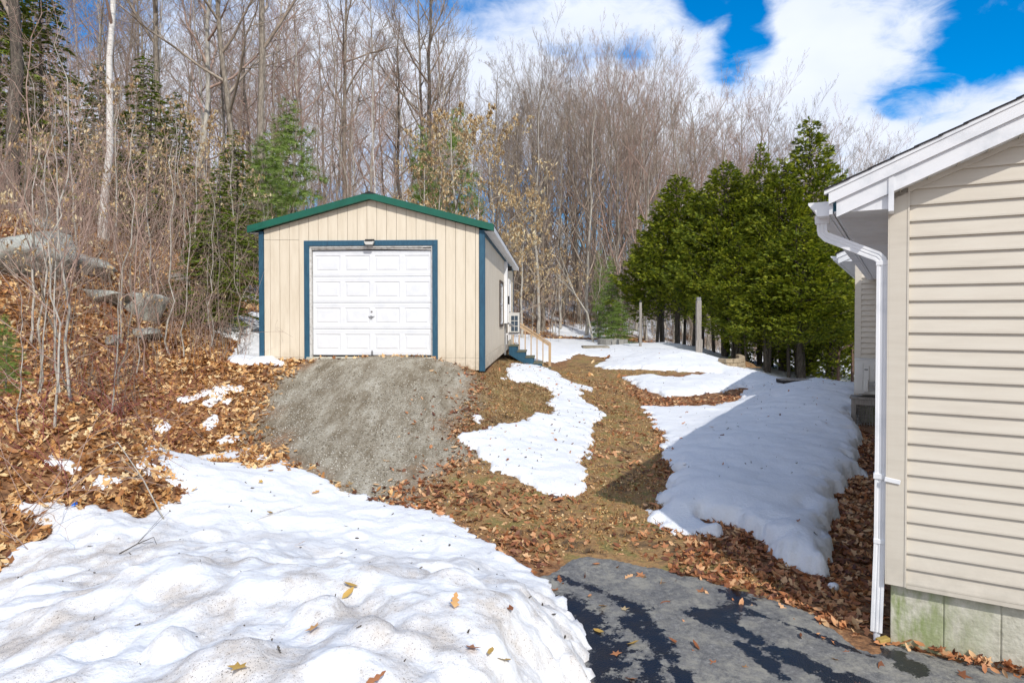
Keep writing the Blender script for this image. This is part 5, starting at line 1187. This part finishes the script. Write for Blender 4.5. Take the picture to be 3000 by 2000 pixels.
# cedars: (u of trunk, D, top v, width scale, variant, label)
cedars = [(1940, 33, 640, 1.0, 0, 'leftmost cedar, its skirt reaching toward the small pine'),
          (1985, 31.5, 515, .98, 1, 'second cedar from the left with narrow yellow-green top'),
          (2055, 30, 560, .85, 2, 'short cedar filling the gap behind the thick post'),
          (2125, 28.5, 478, .95, 0, 'round-topped cedar right behind the block wall'),
          (2175, 29, 520, .9, 1, 'cedar between the round-topped one and the pointed ones'),
          (2225, 27.5, 425, .72, 3, 'slim pointed cedar left of the tallest'),
          (2290, 26.5, 470, .8, 2, 'cedar with dark gap, at the left foot of the tallest'),
          (2372, 27, 352, 1.08, 3, 'tallest pointed cedar of the row'),
          (2345, 24.5, 640, .9, 1, 'low bright cedar in front of the tallest one'),
          (2440, 25.5, 590, .95, 3, 'cedar at the right end partly hidden by the gutter'),
          (2160, 26.3, 700, .7, 2, 'low cedar just behind the right end of the block wall'),
          (2250, 25, 740, .75, 1, 'low cedar left of the bright one, before the dark gap')]
for (u, D, vt, ws, k, lb) in cedars:
    p = at(u, 1000, D); zg = float(gz(p[0], p[1])); H = at(u, vt, D)[2] - zg; s = H / 8.5; w = ws * 1.05
    place3('cedar_tree', CE[k], (p[0], p[1], zg), random.uniform(0, 6), (w, w, s), lb + ', dense green', 'cedar tree', 'row of cedars behind the yard')
# small pines right of path end, pines and hemlocks
for (u, D, vb, H, k, w, lb) in [(1790, 34, 985, 4.6, 0, .85, 'soft green young pine left of the cedars, taller of the pair'), (1815, 31.5, 1000, 2.3, 1, 1.05, 'low spreading young pine at the foot of the cedars'), (1755, 38, 960, 5.2, 1, .6, 'thin wispy pine at the edge of the snowy woods'),
                             (1240, 30, 900, 8.6, 0, 1.15, 'bright green pine rising behind the garage roof right of the peak'), (1340, 33, 900, 11, 1, 1.5, 'tall faint pine behind the pale beech leaves'),
                             (850, 24, 900, 6.6, 1, 1.5, 'bushy long-needled pine above the garage left eave'), (780, 22, 900, 5.0, 0, 1.4, 'green pine just left of the garage roof'), (15, 7.6, 1110, 1.0, 0, .42, 'little pine seedling at the left frame edge')]:
    p = at(u, vb, D); zg = float(gz(p[0], p[1])); s = H / 5
    place3('pine_tree', PI_[k], (p[0], p[1], zg - .05), random.uniform(0, 6), (w * s ** .3 if H > 2 else w * .5, w * s ** .3 if H > 2 else w * .5, s), lb, 'pine tree', 'young pines at the wood edge')
for (u, D, H, k, w, lb) in [(640, 15.2, 3.9, 0, .62, 'hemlock sapling hugging the left side of the garage'), (690, 18.5, 4.6, 1, .8, 'hemlock just behind the garage left corner'), (430, 22, 6.4, 0, 1.0, 'broad dark hemlock on the bank right of the birch'), (520, 24, 5.6, 1, 1.0, 'hemlock between birch and garage, half bare'),
                            (130, 22, 8.3, 1, 1.2, 'tall dark hemlock at upper left'), (-10, 20, 10, 0, 1.1, 'dark hemlock cut by the left frame edge'), (300, 27, 6.5, 0, 1.1, 'hemlock behind the white birch'), (590, 15.0, 2.2, 1, .6, 'little hemlock over the snow patch by the garage')]:
    p = at(u, 900, D); zg = float(gz(p[0], p[1])); s = H / 7
    place3('hemlock_tree', HE[k], (p[0], p[1], zg - .05), random.uniform(0, 6), (w, w, s), lb, 'hemlock tree', 'hemlocks on the left bank')

# prominent deciduous trees
def big(name, m, u, D, rz, sc, label, lean=None):
    p = at(u, 900, D); place(name, m, (p[0], p[1], float(gz(p[0], p[1])) - .1), rz, sc, label, 'tree', None, lean)
big('birch_tree', BI[0], 300, 19, .5, (.68, .68, .95), 'white-barked leaning birch at the upper left', (0, .045))
big('birch_tree', BI[1], 1112, 29, 2.5, 1.05, 'thin white birch stem just right of the garage peak', (0, .06))
big('birch_tree', BI[1], 1385, 27, 1.5, .9, 'thin white birch leaning among the pale beech leaves', (0, .28))
big('bare_tree', OV[0], 1262, 36, .6, 1.0, 'large dark tree right of the garage peak, right of two')
big('bare_tree', OV[1], 1222, 38, 2.9, 1.0, 'large dark tree right of the garage peak, left of two')
big('bare_tree', OV[1], 745, 22, 4.0, .95, 'thick lichen-dark trunk left above the garage eave')
big('bare_tree', OV[0], 25, 19, 2.2, .9, 'thick grey trunk at the left frame edge among hemlock')
big('bare_tree', OV[1], 485, 25, 1.2, .9, 'straight dark trunk right of the white birch')
big('bare_tree', FV[1], 560, 24, 1.0, 1.1, 'pale trunk leaning right between birch and garage', (0, .10))
big('bare_tree', FV[0], 690, 24, 3.0, 1.15, 'bare grey tree in front of the lichen-dark trunk', (0, .0))
big('bare_tree', OV[1], 1010, 33, 5.0, .95, 'tall dark-trunked tree left behind the garage peak')
big('bare_tree', BV[0], 1590, 40, 3.3, 1.05, 'forked dark tree above the right eave of the garage')
for (u, D, H, lb) in [(1330, 26.5, 8.6, 'beech hung with pale leaves behind the garage right slope'), (1440, 29, 9.6, 'beech hung with pale leaves right of the garage eave'), (1240, 26, 6.4, 'lower beech with pale leaves touching the roof line'), (1530, 31, 7.0, 'small beech with tan leaves beyond the stair rail')]:
    p = at(u, 900, D); place('beech_tree', BE1, (p[0], p[1], float(gz(p[0], p[1])) - .1), random.uniform(0, 6), H / 9, lb, 'beech tree', 'beeches keeping their pale leaves')

# the wood: envelope of tree tops
env_u = [-400, 1300, 1480, 1600, 1750, 1900, 2050, 2150, 2250, 2400, 2520, 2600, 2800, 3300]
env_v = [-400, -120, 110, 120, 60, 80, 110, 170, 240, 310, 390, 430, 440, 400]
LM = [(200, 'at the left frame edge'), (400, 'near the white birch'), (600, 'right of the white birch'), (760, 'left of the garage eave'), (930, 'over the garage left eave'), (1080, 'just left of the garage peak'), (1230, 'just right of the garage peak'), (1440, 'over the garage right eave'),
      (1600, 'above the garage steps'), (1760, 'above the leaning pale branch'), (1900, 'above the young pines'), (2050, 'above the left end of the cedars'), (2200, 'over the middle of the cedars'), (2400, 'beside the tallest cedar'), (9999, 'above the house eave')]
def region(u, D, fam, k, H):
    w = 'edge' if D < 33 else 'front rows' if D < 44 else 'middle' if D < 58 else 'back'
    look = {'B': 'wide-crowned', 'F': 'upright', 'S': 'slender'}[fam] + ' ' + (('grey' if fam != 'S' else 'pale'), ('pale' if fam != 'S' else 'grey'), ('grey' if fam != 'S' else 'pale'), 'dark', 'pale')[k]
    tall = 'tall' if H > 17 else 'short' if H < 12 else 'medium'
    return tall + ' ' + look + ' bare tree, wood ' + w + ', ' + [n for a, n in LM if u < a][0]
placed = []
USED = set()
def uniq(lb, ln):
    for extra in ('', ', leaning left' if ln < -.01 else ', leaning right' if ln > .03 else ', standing straight'):
        if lb + extra not in USED and len((lb + extra).split()) <= 16: USED.add(lb + extra); return lb + extra
    return lb
def try_place(x, y, dmin):
    for (a, b_) in placed:
        if (a - x) ** 2 + (b_ - y) ** 2 < dmin * dmin: return False
    placed.append((x, y)); return True
cnt = 0; tries = 0
while cnt < 245 and tries < 9000:
    tries += 1
    u = random.uniform(-150, 2950); D = 24 + 60 * random.random() ** 1.25
    if cnt > 160: u = random.uniform(1420, 2620); D = random.uniform(38, 66)
    if u > 1420 and D < 38: continue
    if u > 2250 and D < 44: continue
    if u > 2500 and D < 50: continue
    if u < 700 and D < 24: continue
    x = (u - 1500) / FPX * D
    if -8 < x < 3 and D < 28: continue
    if not try_place(x, D, 1.15): continue
    vt = np.interp(u, env_u, env_v) + random.uniform(0, 110) + 140 * (random.random() < .35); zg = float(gz(x, D)); H = (923 - vt) / FPX * D - zg
    r = random.random()
    if u > 1500 and D < 52 and r < .62: fam, H0, hm = BV, 15, 21
    elif r < .80: fam, H0, hm = FV, 16, 22
    else: fam, H0, hm = SV, 12, 18
    H = min(H, hm * random.uniform(.8, 1)); 
    if H < 4: continue
    H *= .84 if fam is BV else .93
    s = H / H0; k = random.randrange(len(fam)); wx_ = s * random.uniform(.8, 1.05)
    if u > 1900: wx_ = max(wx_, .75)
    lean = (random.gauss(0, .02), random.gauss(0, .025) + (.10 if u > 2250 else .05 if u > 1950 else 0))
    place('bare_tree', fam[k], (x, D, zg - .15), random.uniform(0, 6.28), (wx_, wx_, s), uniq(region(u, D, 'B' if fam is BV else 'F' if fam is FV else 'S', k, H), lean[1]), 'tree', 'bare trees of the wood', lean)
    cnt += 1

# saplings near the left and along the wood
def reg_s(u, D, k=0, H=4, ln=0):
    if u < 330: a = ('in front of the largest boulder' if D < 11.5 else 'just behind the largest boulder' if D < 17 else 'high on the bank at far left')
    elif u < 600: a = ('on the leafy slope below the small rocks' if D < 12 else 'beside the rounded boulder' if D < 16 else 'around the white birch foot')
    elif u < 900: a = ('between snow patch and garage left wall' if D < 17 else 'in the brush left of the garage roof')
    elif u < 1100: a = 'in the brush behind the garage left roof slope'
    elif u < 1450: a = 'in the brush behind the garage right roof slope'
    elif u < 1680: a = 'at the wood edge beyond the stair rail'
    elif u < 1900: a = 'at the wood edge by the young pines'
    elif u < 2150: a = 'in the undergrowth behind the left cedars'
    else: a = 'in the undergrowth behind the tallest cedar'
    return ('short' if H < 3.6 else 'tall' if H > 5 else 'mid-size') + ' ' + ('pale', 'grey-brown', 'pale slim', 'reddish', 'light-barked')[k] + ' bare sapling ' + ('leaning right ' if ln > .06 else 'leaning left ' if ln < -.03 else '') + a
near = [(200, 1120, 7.6, 4.6, .12), (245, 1085, 8.6, 4.4, .10), (160, 1150, 7.2, 3.6, -.05), (290, 1060, 9, 4.8, .2), (70, 1000, 8.8, 4.6, .05), (10, 1080, 7.5, 3.8, .1), (340, 1000, 10.5, 4.4, .12), (355, 960, 11.5, 4.6, -.02), (430, 1010, 11, 3.8, .03), (520, 985, 12, 4.4, .03), (540, 1010, 12, 3.4, .12), (706, 1000, 13.2, 3.9, .0), (110, 950, 10, 5.2, .12), (470, 950, 13, 4.8, .1), (600, 960, 13.5, 3.6, -.05), (715, 985, 13.9, 3.2, .03), (655, 975, 14.4, 4.0, .05), (560, 940, 14.8, 4.6, .1), (40, 900, 11.5, 5.4, .0), (250, 930, 11.8, 5.0, .08)]
for i, (u, v, D, H, ln) in enumerate(near):
    if i in (3, 5, 12, 15, 19): continue
    p = at(u, v, D); place('sapling', SP[i % 5], (p[0], p[1], float(gz(p[0], p[1])) - .08), random.uniform(0, 6.28), (H / 5 * .95, H / 5 * .95, H / 5), reg_s(u, D, i % 5, H, ln), 'sapling', 'thin saplings around the clearing', (random.gauss(0, .05), ln))
cnt = 0
while cnt < 170:
    r = random.random()
    if r < .26: u = random.uniform(-200, 760); D = random.uniform(14, 27)
    elif r < .72: u = random.uniform(700, 1480); D = random.uniform(26, 40)
    else: u = random.uniform(1450, 2400); D = random.uniform(35, 52)
    x = (u - 1500) / FPX * D
    if x > -5.8 and D < 27: continue
    zg = float(gz(x, D)); H = random.uniform(2.5, 5.5) if D < 26 else random.uniform(4, 8.5); s = H / 5
    k = random.randrange(5); ln = random.gauss(.03, .09); place('sapling', SP[k], (x, D, zg - .08), random.uniform(0, 6.28), (s, s, s), reg_s(u, D, k, H, ln), 'sapling', 'thin saplings around the clearing', (random.gauss(0, .07), ln)); cnt += 1
for (u, D, k, H, lb) in [(560, 19, 1, 4.6, 'pale-leaved beech sapling left of the hemlocks'), (610, 21, 1, 4.4, 'pale-leaved beech sapling above the garage left eave'), (510, 21, 1, 4.8, 'pale-leaved beech sapling beside the birch foot'), (130, 8.2, 2, 2.3, 'beech shoot with curled tan leaves before the largest boulder'), (185, 7.8, 2, 2.6, 'beech shoot with tan leaves left of the grey slab'),
                         (80, 10.5, 1, 3.4, 'beech sapling with many tan leaves left of the largest boulder'), (440, 13.5, 1, 3.4, 'beech sapling full of tan leaves right of the rounded boulder'), (330, 16, 1, 4.2, 'beech sapling with tan leaves behind the flat boulder'), (690, 18, 1, 4.4, 'beech sapling with tan leaves touching the garage eave'), (300, 9.5, 2, 2.5, 'beech shoot with tan leaves in front of the flat boulder'), (390, 11, 2, 2.2, 'beech shoot with tan leaves below the rounded boulder'), (620, 13.4, 2, 2.0, 'beech shoot with tan leaves near the garage snow patch'), (60, 7, 2, 1.6, 'short beech shoot at the lower left edge'), (240, 14, 1, 3.6, 'beech sapling with few leaves over the boulders'), (1560, 34, 1, 4.5, 'beech sapling with orange leaves over the snow beyond the steps'), (1640, 38, 1, 5, 'beech sapling with tan leaves deeper in the snowy woods')]:
    p = at(u, 950, D); m = BE2 if k == 1 else BE3; s = H / (5 if k == 1 else 3.2); place('beech_sapling', m, (p[0], p[1], float(gz(p[0], p[1])) - .05), random.uniform(0, 6.28), s, lb, 'beech sapling', 'young beeches with dead leaves', (random.gauss(0, .05), random.gauss(0, .05)))

# undergrowth: fine brush of the wood as stuff
def brush(name, label, spots, m, h=(1.5, 4), per=3, r=.006, seed=3):
    g = np.random.default_rng(seed); T = Tubes()
    for (x, y) in spots:
        z = float(gz(x, y))
        for _ in range(per):
            hh = g.uniform(*h); d = g.normal(0, .18, 2); b_ = np.array([x + g.normal(0, .25), y + g.normal(0, .25), z - .05]); t = np.linspace(0, 1, 4)
            Q = np.stack([b_[0] + d[0] * hh * t ** 1.4, b_[1] + d[1] * hh * t ** 1.4, b_[2] + hh * t], -1); Q[1:] += g.normal(0, .03, (3, 3)) * hh; T.add(Q, [r * 1.6, r * 1.2, r, r * .5], 3)
            for k in range(g.integers(2, 5)):
                f = g.uniform(.3, .95); q = Q[int(f * 3)] + (Q[min(int(f * 3) + 1, 3)] - Q[int(f * 3)]) * (f * 3 % 1); e = np.array([*g.normal(0, .5, 2), g.uniform(.3, 1)]); T.add([q, q + e * hh * .16 + g.normal(0, .02, 3), q + e * hh * .3], [r, r * .8, r * .4], 3)
    tag(link(name, T.mesh(name, MT[m])), label, kind='stuff')
def spots(n, f): 
    o = []
    while len(o) < n:
        u, D = f(); x = (u - 1500) / FPX * D
        if x > -5.8 and D < 26 and u < 1500: continue
        o.append((x, D))
    return o
brush('undergrowth', 'tangled reddish undergrowth of the wood left and behind the garage', spots(1000, lambda: (random.uniform(-200, 1500), random.uniform(17, 48))), 'twigred', (.8, 3.2), 3, .005, 3)
brush('undergrowth', 'grey undergrowth of the wood behind yard and cedars', spots(1200, lambda: (random.uniform(1480, 2600), random.uniform(40, 66))), 'twig', (2, 7), 3, .008, 4)
brush('undergrowth', 'grey-brown undergrowth at the left bank', spots(150, lambda: (random.uniform(-200, 720), random.uniform(9, 18))), 'twig', (.3, 1.4), 3, .0028, 5)
brush('far_wood', 'pale grey-brown mass of fine distant trees filling the hillside', spots(1000, lambda: (random.uniform(-300, 2700), random.uniform(60, 100))), 'twig', (5, 11), 2, .014, 6)
brush('far_wood', 'reddish fine tree tops of the rising ground at upper left', spots(550, lambda: (random.uniform(-300, 1450), random.uniform(30, 60))), 'twigred', (2.5, 6), 2, .008, 8)
brush('undergrowth', 'tan twiggy brush half hiding the rocks on the left bank', spots(260, lambda: (random.uniform(-150, 760), random.uniform(11.5, 17))), 'twigred', (.4, 1.8), 3, .003, 9)
# bramble shrubs: arching red canes
def bramble(u, v, D, n, L_, label, m='cane', seed=0):
    g = np.random.default_rng(seed); p = at(u, v, D); z = float(gz(p[0], p[1])); t_ = thing('bramble', label, 'bramble', (p[0], p[1], z), 0, 'red brambles on the left bank')
    T = Tubes()
    for i in range(n):
        a = g.uniform(0, 6.28); l = L_ * g.uniform(.5, 1.2); hh = l * g.uniform(.35, .7); s = np.linspace(0, 1, 9); o = g.normal(0, .15, 2)
        Q = np.stack([o[0] + math.cos(a) * l * s, o[1] + math.sin(a) * l * s * .8, hh * (1 - (1.0 - s * 1.5) ** 2) + 0 * s], -1); Q += g.normal(0, .012, Q.shape) * l; Q[0, 2] = -.05
        zz = gz(Q[:, 0] + p[0], Q[:, 1] + p[1]) - z; Q[:, 2] = np.maximum(Q[:, 2] + zz * .6, zz + .01)
        T.add(Q, np.linspace(.0042, .0018, 9), 4)
        for k in range(4):
            j = g.integers(2, 8); e = g.normal(0, 1, 3); e[2] = abs(e[2]) * .8; e = unit(e) * l * g.uniform(.1, .3); T.add([Q[j], Q[j] + e * .5 + g.normal(0, .01, 3), Q[j] + e], [.0022, .0018, .001], 3)
    link('canes', T.mesh('canes', MT[m]), t_)
br = [(60, 1330, 5.9, 'in the lowest left corner over the leaves'), (200, 1240, 6.6, 'over the leaves above the broken stalk'), (330, 1200, 8, 'crossing the leaves beside the small snow bits'), (420, 1120, 9.4, 'in the middle of the leafy slope'), (120, 1150, 7.0, 'under the pale saplings at left'), (260, 1060, 8.8, 'around the foot of the pale saplings'),
      (20, 1100, 7.0, 'at the left frame edge by the seedling pine'), (520, 1080, 10.6, 'toward the garage snow patch'), (380, 1000, 11, 'just below the small rocks'), (640, 1010, 12.6, 'near the hemlock sapling foot'), (150, 950, 10.2, 'below the largest boulder'), (480, 1230, 8.6, 'at the tip of the snow tongue'), (100, 1240, 6.2, 'left of the broken stalk'), (300, 1330, 7.3, 'right beside the broken stalk')]
for i, (u, v, D, lb) in enumerate(br): bramble(u, v, D, 7, 1.5, 'thin red bramble canes ' + lb, 'cane' if i % 3 else 'twigred', i)
# loose stalks and branches
def stick(name, pts, r, m, label, cat):
    T = Tubes(); T.add(np.array(pts), np.linspace(r, r * .4, len(pts)), 5)
    g = np.random.default_rng(len(label)); P_ = np.array(pts)
    for k in range(4):
        j = g.integers(1, len(P_) - 1) if len(P_) > 2 else 0; e = unit(P_[-1] - P_[0]) + g.normal(0, .6, 3); T.add([P_[j], P_[j] + e * .5 * r * 14, P_[j] + e * r * 30], [r * .5, r * .4, r * .2], 3)
    tag(link(name, T.mesh(name, MT[m])), label, cat)
a = hit(480, 1520, surf); b2 = np.array([a[0] - .55, a[1] + .15, a[2] + .75]); stick('dead_stalk', [a, (a + b2) / 2 + [.02, 0, .02], b2, b2 + [-.25, .25, -.2]], .008, 'barkpale', 'bent pale dead stalk standing at the edge of the snow bank', 'stalk')
a = hit(350, 1628, surf); b2 = hit(450, 1592, surf); stick('twig', [a + [0, 0, .02], (a + b2) / 2 + [0, 0, .05], b2 + [0, 0, .06], b2 + [.06, -.05, .0]], .006, 'barkdark', 'dark forked twig lying on the snow bank left of centre', 'twig')
a = hit(725, 1535, surf); b2 = hit(890, 1483, surf); stick('twig', [a + [0, 0, .01], (a + b2) / 2 + [0, 0, .03], b2 + [0, 0, .02]], .003, 'barkpale', 'long thin twig lying on the smooth snow', 'twig')
a = at(1738, 985, 34); a[2] = float(surf(a[0], a[1])); b2 = at(1660, 805, 34.5); stick('fallen_branch', [a, a * .6 + b2 * .4 + [.25, 0, .1], a * .3 + b2 * .7 + [.05, 0, 0], b2], .06, 'barkpale', 'pale broken branch leaning in the snowy woods', 'branch')
